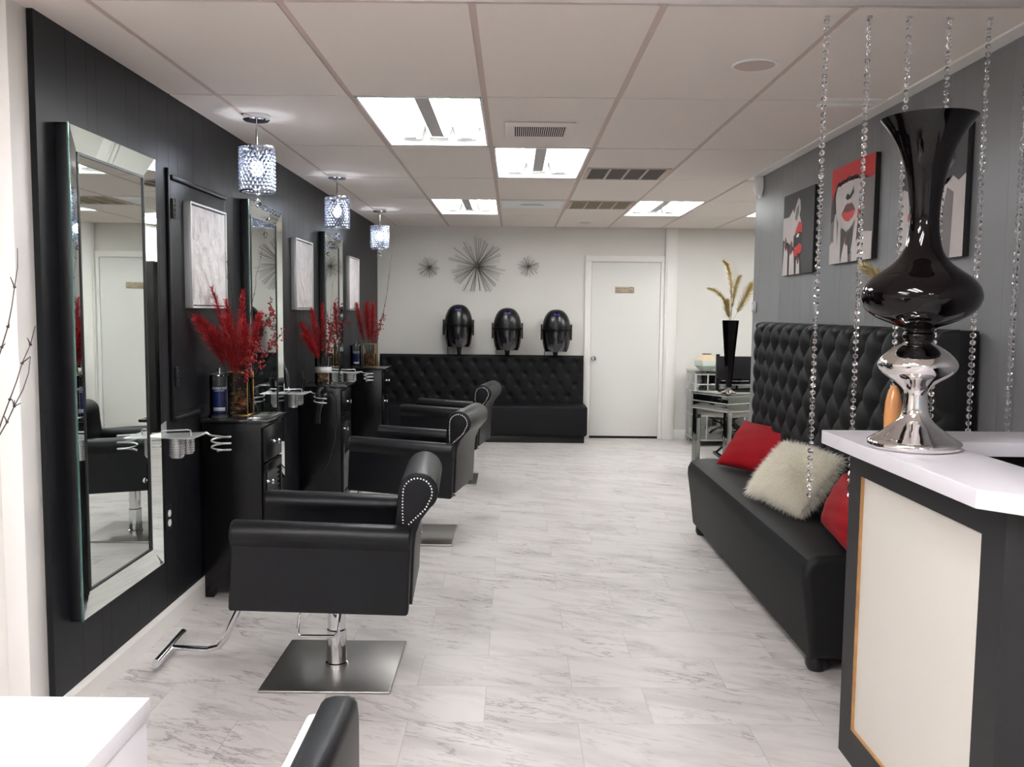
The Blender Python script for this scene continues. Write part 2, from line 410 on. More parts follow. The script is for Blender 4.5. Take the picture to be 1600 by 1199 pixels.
# header strip over the opening, crown moulding, baseboards
b = MB(); b.box((-1.62, 2.3, 2.43), (RW, 2.812, CEIL), .003); struct(b.build('trim_1', K['trim']))
b = MB(); b.box((RW - .072, 2.9, CEIL - .014), (RW, WALL_END, CEIL), .003)
struct(b.build('trim_2', K['trim'], ang=None))
b = MB(); b.box((1.39, 4.03, CEIL - .012), (1.70, 4.10, CEIL - .002), .003); b.box((1.40, 4.12, CEIL - .014), (1.66, 4.17, CEIL - .004), .003)
struct(b.build('trim_3', K['trim']))
b = MB(); b.prism([(LW, 0), (LW + .016, 0), (LW + .016, .082), (LW + .008, .1), (LW, .1)], 'y', 2.94, BW); struct(b.build('baseboard_left', K['trim'], ang=None))
b = MB(); b.box((1.885, BW - .015, 0), (RR, BW, .11), .004); struct(b.build('baseboard_back', K['trim']))
# pilaster by the door
b = MB(); b.box((1.745, BW - .045, 0), (1.885, BW, CEIL), .004); b.box((1.765, BW - .055, 0), (1.865, BW - .04, CEIL), .003)
struct(b.build('trim_4', K['trim']))
# back door
d = struct(thing('door_1', 'x', 'door', (.9, BW, 0)))
for k in ('category', 'label'): del d[k]
f = MB()
f.box((-.075, -.022, 0), (.0, 0, 2.115), .004); f.box((.80, -.022, 0), (.845, 0, 2.115), .004); f.box((-.075, -.024, 2.055), (.845, 0, 2.125), .004)
f.build('door_frame', K['trim'], d)
f = MB(); f.box((.003, -.014, .028), (.797, -.002, 2.05), .003); leaf = f.build('door_leaf', K['door'], d)
f = MB(); f.box((.0, -.006, .0), (.80, -.001, .03)); f.build('door_gap', K['gap'], d)
f = MB(); f.lathe([(.032, 0), (.032, .006), (.012, .012), (.012, .03), (.026, .04), (.029, .055), (.022, .066), (0.001, .068)], n=24, T=M.Translation((.04, -.013, .935)) @ M.Rotation(R(90), 4, 'X'))
f.build('door_knob', K['chrome'], d)
sg = thing('door_sign', 'small gold sign with dark lettering on the white back door', 'sign', (1.173, BW - .015, 1.695))
f = MB(); f.box((0, -.004, 0), (.222, 0, .075), .003); f.build('sign_plate', K['sign'], sg)
text_mesh('EMPLOYEES', .026, lambda x, y: (.01 + x, -.0048, .044 + y), 'lettering', K['ink'], sg, 'LEFT')
text_mesh('ONLY', .022, lambda x, y: (.01 + x, -.0048, .018 + y), 'lettering', K['ink'], sg, 'LEFT')
f = MB(); f.lathe([(.026, -.001), (.031, -.001), (.031, .0006), (.026, .0006), (.026, -.001)], n=32, T=M.Translation((.185, -.004, .0375)) @ M.Rotation(R(90), 4, 'X'), caps=False)
f.prism([(.178, .022), (.186, .022), (.19, .036), (.186, .052), (.181, .05), (.183, .038)], 'y', -.0048, -.004); f.build('symbol', K['ink'], sg)

# painted-over hatch on the black wall
hz = thing('wall_hatch', 'black painted panel with moulding and hinges on the black wall behind the first canvas', 'panel', (LW, 4.0, .95))
f = MB(); f.box((0, .012, 0), (.014, .036, 1.155), .004); f.box((0, .060, 1.108), (.016, .82, 1.130), .005)
f.build('moulding', K['black_wall'], hz)
f = MB(); f.box((0, .042, .035), (.006, .80, 1.105), .002); f.build('panel', K['black_wall'], hz)
f = MB(); f.box((0, .02, .0), (.026, .34, .022), .006); f.build('ledge', K['black_wall'], hz)
for z in (.93, .16):
    f = MB(); f.box((.01, .035, z), (.026, .062, z + .09), .003)
    for k in range(4): f.cyl((.026, .048, z + .01 + k * .022), (.026, .048, z + .024 + k * .022), .006, n=10)
    f.build('hinge', K['black_frame'], hz)
o_ = thing('wall_outlet', 'white double socket in a black plate on the black wall', 'outlet', (LW, 3.955, .51))
f = MB(); f.box((0, -.036, -.06), (.006, .036, .06), .003); f.build('plate', K['black_frame'], o_)
for z in (-.022, .022):
    f = MB(); f.lathe([(.001, .009), (.0165, .009), (.0165, .004)], n=20, T=M.Translation((0, 0, z)) @ M.Rotation(R(90), 4, 'Y')); f.build('socket', K['enamel'], o_)
o_ = thing('wall_outlet', 'black socket with tiny white marks below the second station mirror', 'outlet', (LW, 5.30, .52))
f = MB(); f.box((0, -.036, -.06), (.006, .036, .06), .003); f.build('plate', K['black_frame'], o_)
for z in (-.022, .022):
    f = MB(); f.box((.004, -.006, z - .004), (.008, .006, z + .004)); f.build('socket', K['enamel'], o_)
al = thing('wall_alarm', 'round white alarm high on the grey wall beside its end', 'alarm', (RW - .006, 6.28, 2.375))
f = MB(); f.lathe([(.072, 0), (.072, .02), (.066, .034), (.05, .042), (.001, .044)], n=32, T=M.Rotation(R(-90), 4, 'Y')); f.build('body', K['enamel'], al)
f = MB(); f.box((-.012, -.03, -.085), (.004, .03, .01), .004); f.build('back_plate', K['enamel'], al)
sw = thing('light_switch', 'small grey switch box on the end of the grey wall', 'switch', (RW - .002, 6.34, 1.52))
f = MB(); f.box((-.016, -.035, -.04), (0, .035, .04), .004); f.build('plate', K['silver'], sw)
f = MB(); f.box((-.022, -.010, -.02), (-.014, .010, .02), .003); f.build('toggle', K['enamel'], sw)

# ================================================================== CEILING FIXTURES
def troffer(i, j, label, tm, group='fluorescent ceiling lights'):
    x0, x1, y0, y1 = cell(i, j); t = thing('ceiling_light', label, 'light', ((x0 + x1) / 2, (y0 + y1) / 2, CEIL), 0, group)
    W, L = TW / 2 - .013, TL / 2 - .011
    f = MB(); H = .1
    # pan: sloped sides, flat top, end walls
    f.poly([(-W, -L, 0), (-W, L, 0), (-W + .05, L, H), (-W + .05, -L, H)]); f.poly([(W, -L, 0), (W - .05, -L, H), (W - .05, L, H), (W, L, 0)])
    f.poly([(-W + .05, -L, H), (-W + .05, L, H), (W - .05, L, H), (W - .05, -L, H)])
    f.poly([(-W, -L, 0), (-W + .05, -L, H), (W - .05, -L, H), (W, -L, 0)]); f.poly([(-W, L, 0), (W, L, 0), (W - .05, L, H), (-W + .05, L, H)])
    f.build('housing', K['enamel'], t, ang=None, recalc=False)
    f = MB()
    for s in (-1, 1):
        f.box((s * W - .012 if s > 0 else -W, -L, -.004), (W if s > 0 else -W + .012, L, .004), .001)
        f.box((-W, L - .03 if s > 0 else -L, -.004), (W, L if s > 0 else -L + .03, .004), .001)
    f.build('frame', K['enamel'], t)
    f = MB(); f.prism([(-.045, H - .003), (-.035, .028), (.035, .028), (.045, H - .003)], 'y', -L + .12, L - .12); f.build('ballast_cover', K['ballast'], t, ang=None)
    for x in (-.21, -.115, .115, .21):
        f = MB(); f.cyl((x, -L + .09, .05), (x, L - .09, .05), .013, n=10); f.build('tube', tm, t)
    for s in (-1, 1):
        f = MB()
        for x in (-.16, 0, .16): f.prism([(x - .075, .095), (x - .055, .03), (x + .055, .03), (x + .075, .095)], 'y', s * (L - .085), s * (L - .004), .004)
        for x in (-.21, -.115, .115, .21): f.box((x - .012, s * (L - .085) - .006, .02), (x + .012, s * (L - .085) + .006, .075), .003)
        f.build('lamp_holder', K['enamel'], t)
    return t
for (i, j), lb in zip(LIGHTS, ('big fluorescent ceiling light nearest the camera beside the slatted vent', 'fluorescent ceiling light in the middle beyond the slatted vent',
        'fluorescent ceiling light far back on the left near the third pendant', 'fluorescent ceiling light far back beside the beige grille', 'fluorescent ceiling light half hidden behind the end of the grey wall')):
    troffer(i, j, lb, K['tube'])
for i, j in SIDE_FILL_LIGHTS: troffer(i, j, 'unseen fluorescent fill light added in the side room behind the grey wall', K['tube'])
for k, (i, j) in enumerate(FRONT_LIGHTS):
    troffer(i, j, 'fluorescent ceiling light over the street end of the salon', K['tube_front'])
# slatted supply vent
x0, x1, y0, y1 = cell(0, 0)
v = thing('ceiling_vent', 'white ceiling vent with a row of dark slots', 'vent', (.130, 4.80, CEIL - .005))
f = MB(); f.box((-.185, -.21, -.006), (.185, .21, 0), .003); f.build('face_plate', K['ceiling'], v)
f = MB(); f.box((-.135, -.115, -.0075), (.135, .125, -.0055)); f.build('opening', K['gap'], v)
for k in range(25):
    x = -.135 + .27 * k / 24
    f = MB(); f.box((x - .0026, -.115, -.009), (x + .0026, .125, -.006)); f.build('slat', K['ceiling'], v)
def grille(x0, x1, y0, y1, fm, label, nx=4):
    t = thing('ceiling_grille', label, 'vent', ((x0 + x1) / 2, (y0 + y1) / 2, CEIL - .005)); W, L = (x1 - x0) / 2, (y1 - y0) / 2; e = .03
    f = MB()
    for lo, hi in (((-W, -L), (W, -L + e * .6)), ((-W, L - e * .6), (W, L)), ((-W, -L), (-W + e, L)), ((W - e, -L), (W, L))): f.box((*lo, -.007), (*hi, 0), .002)
    f.build('frame', K['tbar'], t)
    f = MB(); f.box((-W + .01, -L + .01, -.002), (W - .01, L - .01, 0)); f.build('filter', fm, t)
    for k in range(1, nx):
        x = -W + e + (2 * W - 2 * e) * k / nx; f = MB(); f.box((x - .008, -L + .01, -.008), (x + .008, L - .01, 0), .001); f.build('divider', K['tbar'], t)
    return t
grille(.49, 1.06, 5.99, 6.49, K['filter'], 'grey four-pane return grille in the ceiling')
grille(.485, 1.06, 7.76, 8.32, K['beige'], 'beige four-pane grille in the far ceiling')
v = thing('ceiling_diffuser', 'white square ceiling diffuser with one dark slot, far back', 'vent', (.16, 8.03, CEIL - .005))
f = MB(); f.box((-.27, -.27, -.006), (.27, .27, 0), .003); f.build('face_plate', K['enamel'], v)
f = MB(); f.prism([(-.11, .0), (-.08, .03), (.08, .03), (.11, 0), (.08, -.03), (-.08, -.03)], 'z', -.008, -.005); f.build('slot', K['ballast'], v)
for x, y, r_, lb in ((.932, 3.51, .088, 'round ceiling speaker nearest the camera'), (.772, 9.61, .07, 'tiny round ceiling speaker at the far end')):
    t = thing('ceiling_speaker', lb, 'speaker', (x, y, CEIL - .005))
    f = MB(); f.lathe([(r_, 0), (r_, -.005), (r_ - .006, -.008), (r_ - .012, -.005)], n=40, caps=False); f.build('rim', K['enamel'], t)
    f = MB(); f.lathe([(.001, -.002), (r_ - .01, -.002), (r_ - .01, -.006), (.001, -.0065)], n=40); f.build('grille', K['tbar'], t)

# ================================================================== PENDANTS
def make_pendant(loc, label):
    t = thing('pendant_lamp', label, 'lamp', loc, 0, 'crystal pendant lamps')
    f = MB(); f.lathe([(.001, 0), (.066, 0), (.066, -.022), (.06, -.027), (.001, -.027)], n=36); f.build('canopy', K['chrome'], t)
    f = MB(); f.cyl((0, 0, -.027), (0, 0, -.19), .0045, n=10); f.build('rod', K['chrome'], t)
    zt, zb, r_ = -.158, -.378, .0845
    f = MB(); n = 24; rows = 12
    for k in range(rows):
        z = zt - .010 - (zt - zb - .02) * k / (rows - 1)
        for q in range(n):
            a = 2 * pi * (q + .5 * (k % 2)) / n; f.ball((r_ * cos(a), r_ * sin(a), z), .0092, 1, (.85, .85, 1))
    f.build('crystal_shade', K['shade'], t, ang=None)
    f = MB()
    for z, nm in ((zt, 'top_ring'), (zb, 'bottom_ring')):
        f = MB(); f.lathe([(r_ + .004, z - .003), (r_ + .004, z + .003), (r_ - .004, z + .003), (r_ - .004, z - .003), (r_ + .004, z - .003)], n=40, caps=False)
        for q in range(4): f.cyl((0, 0, z), (r_ * cos(q * pi / 2 + .4), r_ * sin(q * pi / 2 + .4), z), .002, n=6)
        f.build(nm, K['chrome'], t)
    f = MB(); f.cyl((0, 0, -.17), (0, 0, -.215), .014, n=12); f.build('socket', K['chrome'], t)
    f = MB(); f.ball((0, 0, -.262), .030, 2, (1, 1, 1.35)); f.build('bulb', K['bulb'], t)
    f = MB(); f.cyl((0, 0, zb), (0, 0, -.40), .001, n=6); f.ball((0, 0, -.393), .007, 1); f.lathe([(.001, -.408), (.012, -.418), (.0195, -.432), (.016, -.446), (.001, -.458)], n=8); f.build('crystal_drop', K['crystal'], t, ang=None)
    return t
P = make_pendant((-1.303, 4.50, CEIL - .0055), 'crystal cylinder pendant lamp nearest the camera')
dup(P, (-1.284, 6.43, CEIL - .0055), label='crystal cylinder pendant lamp above the second station')
dup(P, (-1.296, 8.53, CEIL - .0055), label='crystal cylinder pendant lamp farthest from the camera')

# ================================================================== LEFT WALL STATIONS
def make_mirror(y0, label):
    W, H, bw = .728, 1.755, .085
    t = thing('wall_mirror', label, 'mirror', (LW, y0, .348), 0, 'station mirrors')
    fo, fi = .050, .033
    f = MB()
    for lo, hi in (((0, 0), (.012, H)), ((W - .012, 0), (W, H)), ((0, 0), (W, .012)), ((0, H - .012), (W, H))):
        f.box((.001, lo[0], lo[1]), (fo - .002, hi[0], hi[1]), .002)
    f.box((.001, .01, .01), (.02, W - .01, H - .01)); f.build('frame', K['black_frame'], t)
    o4 = [(0.004, .004), (W - .004, .004), (W - .004, H - .004), (.004, H - .004)]
    i4 = [(bw, bw), (W - bw, bw), (W - bw, H - bw), (bw, H - bw)]
    for k in range(4):
        a, c = o4[k], o4[(k + 1) % 4]; p, q = i4[k], i4[(k + 1) % 4]; f = MB(); th = .004
        A = [(fo, *a), (fo, *c), (fi, *q), (fi, *p)]; B = [(x - th, y, z) for x, y, z in A]
        f.poly(A); f.poly(B[::-1])
        for m in range(4): f.poly([A[m], B[m], B[(m + 1) % 4], A[(m + 1) % 4]])
        f.build('bevel_panel', K['mirror'], t, ang=None)
    f = MB(); f.box((.021, bw + .006, bw + .006), (fi - .002, W - bw - .006, H - bw - .006)); f.build('mirror_glass', K['mirror'], t, ang=None)
    f = MB()
    for lo, hi in (((bw, bw), (bw + .009, H - bw)), ((W - bw - .009, bw), (W - bw, H - bw)), ((bw, bw), (W - bw, bw + .009)), ((bw, H - bw - .009), (W - bw, H - bw))):
        f.box((.022, lo[0], lo[1]), (fi + .003, hi[0], hi[1]))
    f.build('inner_bead', K['black_frame'], t, ang=None)
    f = MB(); f.box((fo - .006, -.001, .0), (fo - .001, .004, H)); f.build('glass_edge', K['mirror_edge'], t)
    return t
MIR = make_mirror(3.052, 'tall mirror with mirrored frame nearest the camera')
dup(MIR, (LW, 5.095, .348), label='tall mirror with mirrored frame behind the first black cabinet and red flowers')
dup(MIR, (LW, 7.145, .348), label='tall mirror with mirrored frame farthest from the camera')

def make_canvas(y0, label):
    t = thing('wall_art', label, 'picture', (LW, y0, 1.472), 0, 'white textured canvases'); W, H, D = .52, .508, .042
    f = MB()
    for lo, hi in (((0, 0), (.010, H)), ((W - .010, 0), (W, H)), ((0, 0), (W, .010)), ((0, H - .010), (W, H))): f.box((.001, *lo), (D, *hi), .001)
    f.build('frame', K['silver'], t)
    f = MB(); f.box((.001, .016, .016), (D - .006, W - .016, H - .016), .002); f.build('textured_panel', K['plaster'], t)
    f = MB(); f.box((.001, .009, .009), (.02, W - .009, H - .009)); f.build('backing', K['canvas_edge'], t)
    return t
ART = make_canvas(4.205, 'white textured canvas in silver frame nearest the camera, above the first cabinet')
dup(ART, (LW, 6.235, 1.468), label='white textured canvas above the second cabinet, between two mirrors')
dup(ART, (LW, 8.25, 1.468), label='white textured canvas farthest from the camera')

def make_cabinet(y0, label):
    t = thing('station_cabinet', label, 'cabinet', (LW + .017, y0, 0), 0, 'black styling station cabinets')
    D, W, H = .315, .335, .90
    f = MB(); f.box((0, 0, .055), (D - .018, W, H), .003); f.build('body', K['black_lacquer'], t)
    for x in (.0, D - .06):
        for y in (0, W - .05):
            f = MB(); f.box((x, y, 0), (x + .045, y + .05, .056), .003); f.build('foot', K['black_lacquer'], t)
    f = MB(); f.box((-.0, -.02, H), (D + .025, W + .025, H + .016), .004); f.build('stone_top', K['granite'], t)
    f = MB(); f.box((D - .018, .012, .70), (D, W - .012, .875), .003); dr = f.build('drawer', K['black_lacquer'], t)
    def knob(y, z, p):
        f = MB(); f.lathe([(.009, 0), (.005, .008), (.005, .014), (.012, .020), (.013, .027), (.008, .033), (.001, .034)], n=16, T=M.Translation((D, y, z)) @ M.Rotation(R(90), 4, 'Y')); f.build('knob', K['chrome'], p)
    knob(W / 2, .785, dr)
    f = MB(); y0_, y1_, z0_, z1_ = .012, W - .012, .075, .69
    for lo, hi in (((y0_, z0_), (y0_ + .045, z1_)), ((y1_ - .045, z0_), (y1_, z1_)), ((y0_, z0_), (y1_, z0_ + .05)), ((y0_, z1_ - .05), (y1_, z1_)), ((y0_, .37), (y1_, .42))):
        f.box((D - .018, *lo), (D, *hi), .002)
    dd = f.build('door', K['black_lacquer'], t)
    for za, zb in ((.42, .64),):
        f = MB(); n = 9
        for k in range(n):
            z = za + (zb - za) * (k + .5) / n
            f.prism([(D - .016, z - .006), (D - .003, z - .018), (D - .001, z - .014), (D - .014, z + .008)], 'y', y0_ + .045, y1_ - .045)
        f.build('louvre', K['black_lacquer'], dd, ang=None)
    f = MB(); f.box((D - .014, y0_ + .045, .125), (D - .006, y1_ - .045, .37)); f.build('door_panel', K['black_lacquer'], dd)
    knob(y0_ + .03, .595, dd)
    return t
CAB = make_cabinet(4.365, 'black station cabinet nearest the camera, holding the blue disinfectant jar')
dup(CAB, (LW + .017, 6.395, 0), label='black station cabinet under the glass vase with a glitter band')
dup(CAB, (LW + .017, 8.425, 0), label='black station cabinet farthest from the camera, by the back sofa')

def make_holder(y0, label):
    t = thing('tool_holder', label, 'tool holder', (LW, y0, .905), 0, 'steel tool holders on the black wall')
    f = MB(); f.prism([(0, -.08), (.165, -.11), (.182, -.10), (.182, .10), (.17, .115), (.03, .07), (0, .06)], 'z', -.004, 0, .001); f.build('shelf', K['silver'], t)
    f = MB(); f.prism([(-.07, -.01), (.07, -.01), (.07, .055), (-.03, .035), (-.07, .01)], 'x', .0, .003); f.build('wall_bracket', K['silver'], t)
    for cx, cy, r_, h in ((.085, -.025, .034, .098), (.112, .032, .030, .088)):
        f = MB(); f.lathe([(.001, -h), (r_ - .008, -h), (r_, -h + .012), (r_, -.004), (r_ - .002, -.004), (r_ - .002, -h + .012), (.001, -h + .003)], (cx, cy, 0), n=32)
        c = f.build('cup', K['silver'], t); f = MB()
        for k in range(5):
            for q in range(22):
                a = 2 * pi * (q + .5 * (k % 2)) / 22; p = V((cx + (r_ + .0002) * cos(a), cy + (r_ + .0002) * sin(a), -.035 - k * .011)); n_ = V((cos(a), sin(a), 0))
                f.cyl(p - n_ * .001, p + n_ * .0006, .0018, n=6)
        f.build('perforations', K['gap'], c)
    f = MB(); f.tube([(.03, -.06, 0), (.03, -.06, .022), (.04, -.055, .026), (.13, -.01, .026), (.14, -.005, .022), (.14, -.005, 0)], .0035, 8); f.build('rail', K['silver'], t)
    f = MB(); pts = [(.175, .085, .002), (.185, .085, -.005), (.20, .085, -.012)]
    for k in range(0, 61):
        a = -pi / 2 * 1.2 + 2 * pi * k / 24; pts.append((.245 + .042 * cos(a + 1.0), .085 + .042 * sin(a + 1.0), -.014 - .030 * k / 24))
    f.tube(pts, .0042, 8); f.ball(pts[-1], .006, 1); f.build('coil', K['silver'], t)
    return t
HOL = make_holder(3.885, 'steel tool holder with coil on the black wall beside the nearest mirror')
dup(HOL, (LW, 5.945, .905), label='steel tool holder carrying black styling tools before the second cabinet')
dup(HOL, (LW, 7.975, .905), label='steel tool holder with coil before the farthest cabinet')

# styling tools in the second holder
hd = thing('hair_dryer', 'black hair dryer hanging in the coil of the second tool holder', 'hair dryer', (LW + .245, 6.03, .88))
f = MB(); T = M.Rotation(R(8), 4, 'Y')
f.lathe([(.001, .06), (.024, .055), (.031, .03), (.033, 0), (.031, -.04), (.026, -.08), (.001, -.085)], n=24, T=T); f.build('barrel', K['black_plastic'], hd)
f = MB(); f.lathe([(.024, -.08), (.02, -.13), (.027, -.19), (.026, -.195), (.001, -.19)], n=20, T=T); f.build('nozzle', K['black_plastic'], hd)
f = MB(); f.tube([(.02, -.02, .02), (.06, -.05, .045), (.11, -.07, .03), (.125, -.075, -.01)], [.018, .02, .017, .012], 14); f.build('handle', K['black_plastic'], hd)
f = MB(); f.tube([(.125, -.075, -.01), (.13, -.08, -.12), (.11, -.05, -.3), (.06, .0, -.45), (.0, .06, -.55), (-.1, .12, -.6)], .004, 8); f.build('cord', K['black_plastic'], hd)
for k, (x, y, tx, ty, lb) in enumerate(((.075, -.045, -.05, .05, 'black curling iron standing in the second tool holder, taller one'), (.112, .055, .03, -.02, 'black curling iron standing in the second tool holder, shorter one'))):
    ci = thing('curling_iron', lb, 'styling tool', (LW + x, 5.945 + y, .83)); h = .24 if k == 0 else .17
    f = MB(); f.cyl((0, 0, 0), (tx * .5, ty * .5, h * .5), .011, n=14); f.build('barrel', K['chrome'], ci)
    f = MB(); f.tube([(tx * .5, ty * .5, h * .45), (tx * .8, ty * .8, h * .8), (tx, ty, h)], [.014, .019, .013], 14); f.build('handle', K['black_plastic'], ci)
    f = MB(); f.tube([(tx, ty, h), (tx - .01, ty + .01, h + .05), (tx - .04, ty + .03, h + .03), (tx - .05, ty + .04, h - .08)], .004, 8); f.build('cord', K['black_plastic'], ci)

# ---------------------------------------------------------- vases and dried flowers
def jar(loc, label, s=1.0):
    t = thing('disinfectant_jar', label, 'jar', loc); t.scale = (s,) * 3
    f = MB(); f.lathe([(.001, .0), (.058, .0), (.058, .008), (.050, .016), (.050, .212), (.047, .212), (.047, .018), (.001, .016)], n=36); f.build('glass_body', K['glass'], t)
    f = MB(); f.lathe([(.001, .019), (.045, .019), (.045, .158), (.001, .158)], n=36); f.build('blue_liquid', K['blue_liquid'], t)
    f = MB(); f.lathe([(.001, .214), (.05, .214), (.051, .220), (.03, .228), (.008, .232), (.008, .246), (.012, .252), (.001, .256)], n=32); f.build('lid', K['chrome'], t)
    a0 = -pi / 2 + .28
    def wrap(dz, rad=.0512):
        return lambda x, y: (rad * cos(a0 + x / rad), rad * sin(a0 + x / rad), dz + y)
    text_mesh('BARBICIDE', .0155, wrap(.147), 'brand_lettering', K['white_ink'], t)
    text_mesh('DISINFECTANT', .0075, wrap(.137), 'small_lettering', K['white_ink'], t)
    f = MB()
    for k in range(9):
        a = a0 - .55 + k * .13; f.box((-.0026, -.0008, .036), (.0026, .0008, .054), .0005, T=M.Translation((.0508 * cos(a), .0508 * sin(a), 0)) @ M.Rotation(a + pi / 2, 4, 'Z'))
    f.build('label_mark', K['silver'], t)
    return t
ZT = .9165
jar((-1.500, 4.465, ZT), 'disinfectant jar of blue liquid on the cabinet nearest the camera')
jar((-1.530, 8.52, ZT), 'disinfectant jar of blue liquid on the farthest cabinet', .97)
def square_vase(loc, w_, h, label, edge):
    t = thing('glass_vase', label, 'vase', loc); a = w_ / 2; f = MB()
    for lo, hi in (((-a, -a), (a, -a + .003)), ((-a, a - .003), (a, a)), ((-a, -a + .003), (-a + .003, a - .003)), ((a - .003, -a + .003), (a, a - .003))): f.box((*lo, .0), (*hi, h))
    f.box((-a + .003, -a + .003, 0), (a - .003, a - .003, .004)); f.build('glass', K['glass'], t, ang=None)
    f = MB(); e = .0022
    for sx in (-a, a):
        for sy in (-a, a): f.box((sx - e, sy - e, 0), (sx + e, sy + e, h + e), .001)
    for z in (e, h):
        for s in (-a, a): f.box((-a, s - e, z - e), (a, s + e, z + e), .001); f.box((s - e, -a, z - e), (s + e, a, z + e), .001)
    f.build('gold_edging', edge, t); return t
square_vase((-1.432, 4.585, ZT), .105, .225, 'square glass vase with gold edges on the cabinet nearest the camera', K['gold'])
square_vase((-1.400, 8.57, ZT), .108, .225, 'square glass vase on the farthest cabinet', K['gold'])
gv = thing('glass_vase', 'round glass vase with a silver glitter band on the second cabinet', 'vase', (-1.425, 6.56, ZT))
f = MB(); f.lathe([(.001, 0), (.06, 0), (.06, .205), (.057, .205), (.057, .005), (.001, .004)], n=36); f.build('glass', K['glass'], gv)
f = MB(); f.lathe([(.0605, .085), (.0625, .088), (.0625, .125), (.0605, .128)], n=36, caps=False); f.build('glitter_band', K['glitter'], gv)
def potpourri(loc, hw, h, label, sq, seed):
    rg = random.Random(seed); b = MB()
    for k in range(130):
        b.mi = rg.choice((0, 0, 0, 1, 2, 3)); r_ = rg.uniform(.009, .018); a = hw - r_
        if sq: x, y = rg.uniform(-a, a), rg.uniform(-a, a)
        else: q = sqrt(rg.random()) * a; th = rg.random() * 6.28; x, y = q * cos(th), q * sin(th)
        b.ball((loc[0] + x, loc[1] + y, loc[2] + .006 + r_ + rg.random() * (h - 2 * r_)), r_, 1, (1, rg.uniform(.5, 1), rg.uniform(.4, .9)))
    o = b.build('potpourri', [K['potpourri'], K['green'], K['bark'], K['petal']]); tag(o, label, 'potpourri'); o['kind'] = 'stuff'
potpourri((-1.432, 4.585, ZT), .048, .14, 'brown and green potpourri filling the gold-edged vase', True, 1)
potpourri((-1.425, 6.56, ZT), .055, .08, 'brown potpourri in the bottom of the banded round vase', False, 2)
potpourri((-1.400, 8.57, ZT), .050, .14, 'orange brown potpourri in the vase on the farthest cabinet', True, 3)

def curve_pts(a, b, bend, n=14):
    a, b = V(a), V(b); m = (a + b) / 2 + V(bend); return [a * (1 - t) ** 2 + m * 2 * t * (1 - t) + b * t * t for t in [i / n for i in range(n + 1)]]
def plume(base, tip, bend, label, grp, m, wid=.04, seed=0, dens=18, start=.42, name='dried_plume', cat='dried flower', gold=False):
    rg = random.Random(seed); P = curve_pts(base, tip, bend, 26); t = thing(name, label, cat, P[0], 0, grp); P = [p - V(base) for p in P]
    f = MB(); f.tube(P, [.0022 * (1 - .6 * i / 26) for i in range(27)], 6); f.build('stem', K['twig'] if not gold else m, t)
    f = MB()
    for i in range(int(26 * start), 27):
        q = (i / 26 - start) / (1 - start); wd = wid * 1.15 * (sin(pi * min(1, q * .74 + .15)) ** .7 + .1)
        d = (P[min(i + 1, 26)] - P[max(i - 1, 0)]).normalized()
        for k in range(dens * 2):
            s_ = V((rg.gauss(0, 1), rg.gauss(0, 1), rg.gauss(0, 1))); s_ -= d * s_.dot(d); s_.normalize()
            o_ = P[i] + d * rg.uniform(-.012, .012); c_ = d.cross(s_) * .0013
            e = o_ + d * wd * rg.uniform(.35, .9) + s_ * wd * rg.uniform(.25, .95); mid = (o_ + e) / 2 + s_ * wd * .12
            f.poly([o_ - c_, o_ + c_, mid + c_, mid - c_]); f.poly([mid - c_, mid + c_, e])
    f.build('feathery_head', m, t, ang=None, recalc=False); return t
def berries(base, tip, bend, label, grp, seed, n=34, spread=.045):
    rg = random.Random(seed); P = curve_pts(base, tip, bend, 20); t = thing('berry_spray', label, 'dried flower', P[0], 0, grp); P = [p - V(base) for p in P]
    f = MB(); f.tube(P, .002, 6); g = MB()
    for k in range(n):
        i = rg.randint(8, 20); s_ = V((rg.gauss(0, 1), rg.gauss(0, 1), rg.gauss(0, 1))).normalized() * rg.uniform(.008, spread); e = P[i] + s_
        f.tube([P[i], e], .0009, 4); g.ball(e, rg.uniform(.0055, .0085), 1)
    f.build('stem', K['twig'], t); g.build('berries', K['berry'], t, ang=60); return t
def twig(base, tip, bend, label, grp, seed, r_=.0022, cat='twig', knots=5):
    rg = random.Random(seed); P = curve_pts(base, tip, bend, 16); o0 = V(P[0])
    P = [p - o0 + V((rg.gauss(0, .003), rg.gauss(0, .003), 0)) * (i > 0) for i, p in enumerate(P)]
    f = MB(); f.tube(P, [r_ * (1 - .7 * i / 16) for i in range(17)], 6)
    for k in range(knots):
        i = rg.randint(5, 15); d = (P[i + 1] - P[i]).normalized(); s_ = V((rg.gauss(0, 1), rg.gauss(0, 1), rg.gauss(0, .4))).normalized()
        f.tube([P[i], P[i] + d * .012 + s_ * .010], [r_ * .6, r_ * .3], 5); f.ball(P[i], r_ * 1.3, 1)
    o = f.build('bare_twig', K['twig']); o.location = o0; return tag(o, label, cat, grp)
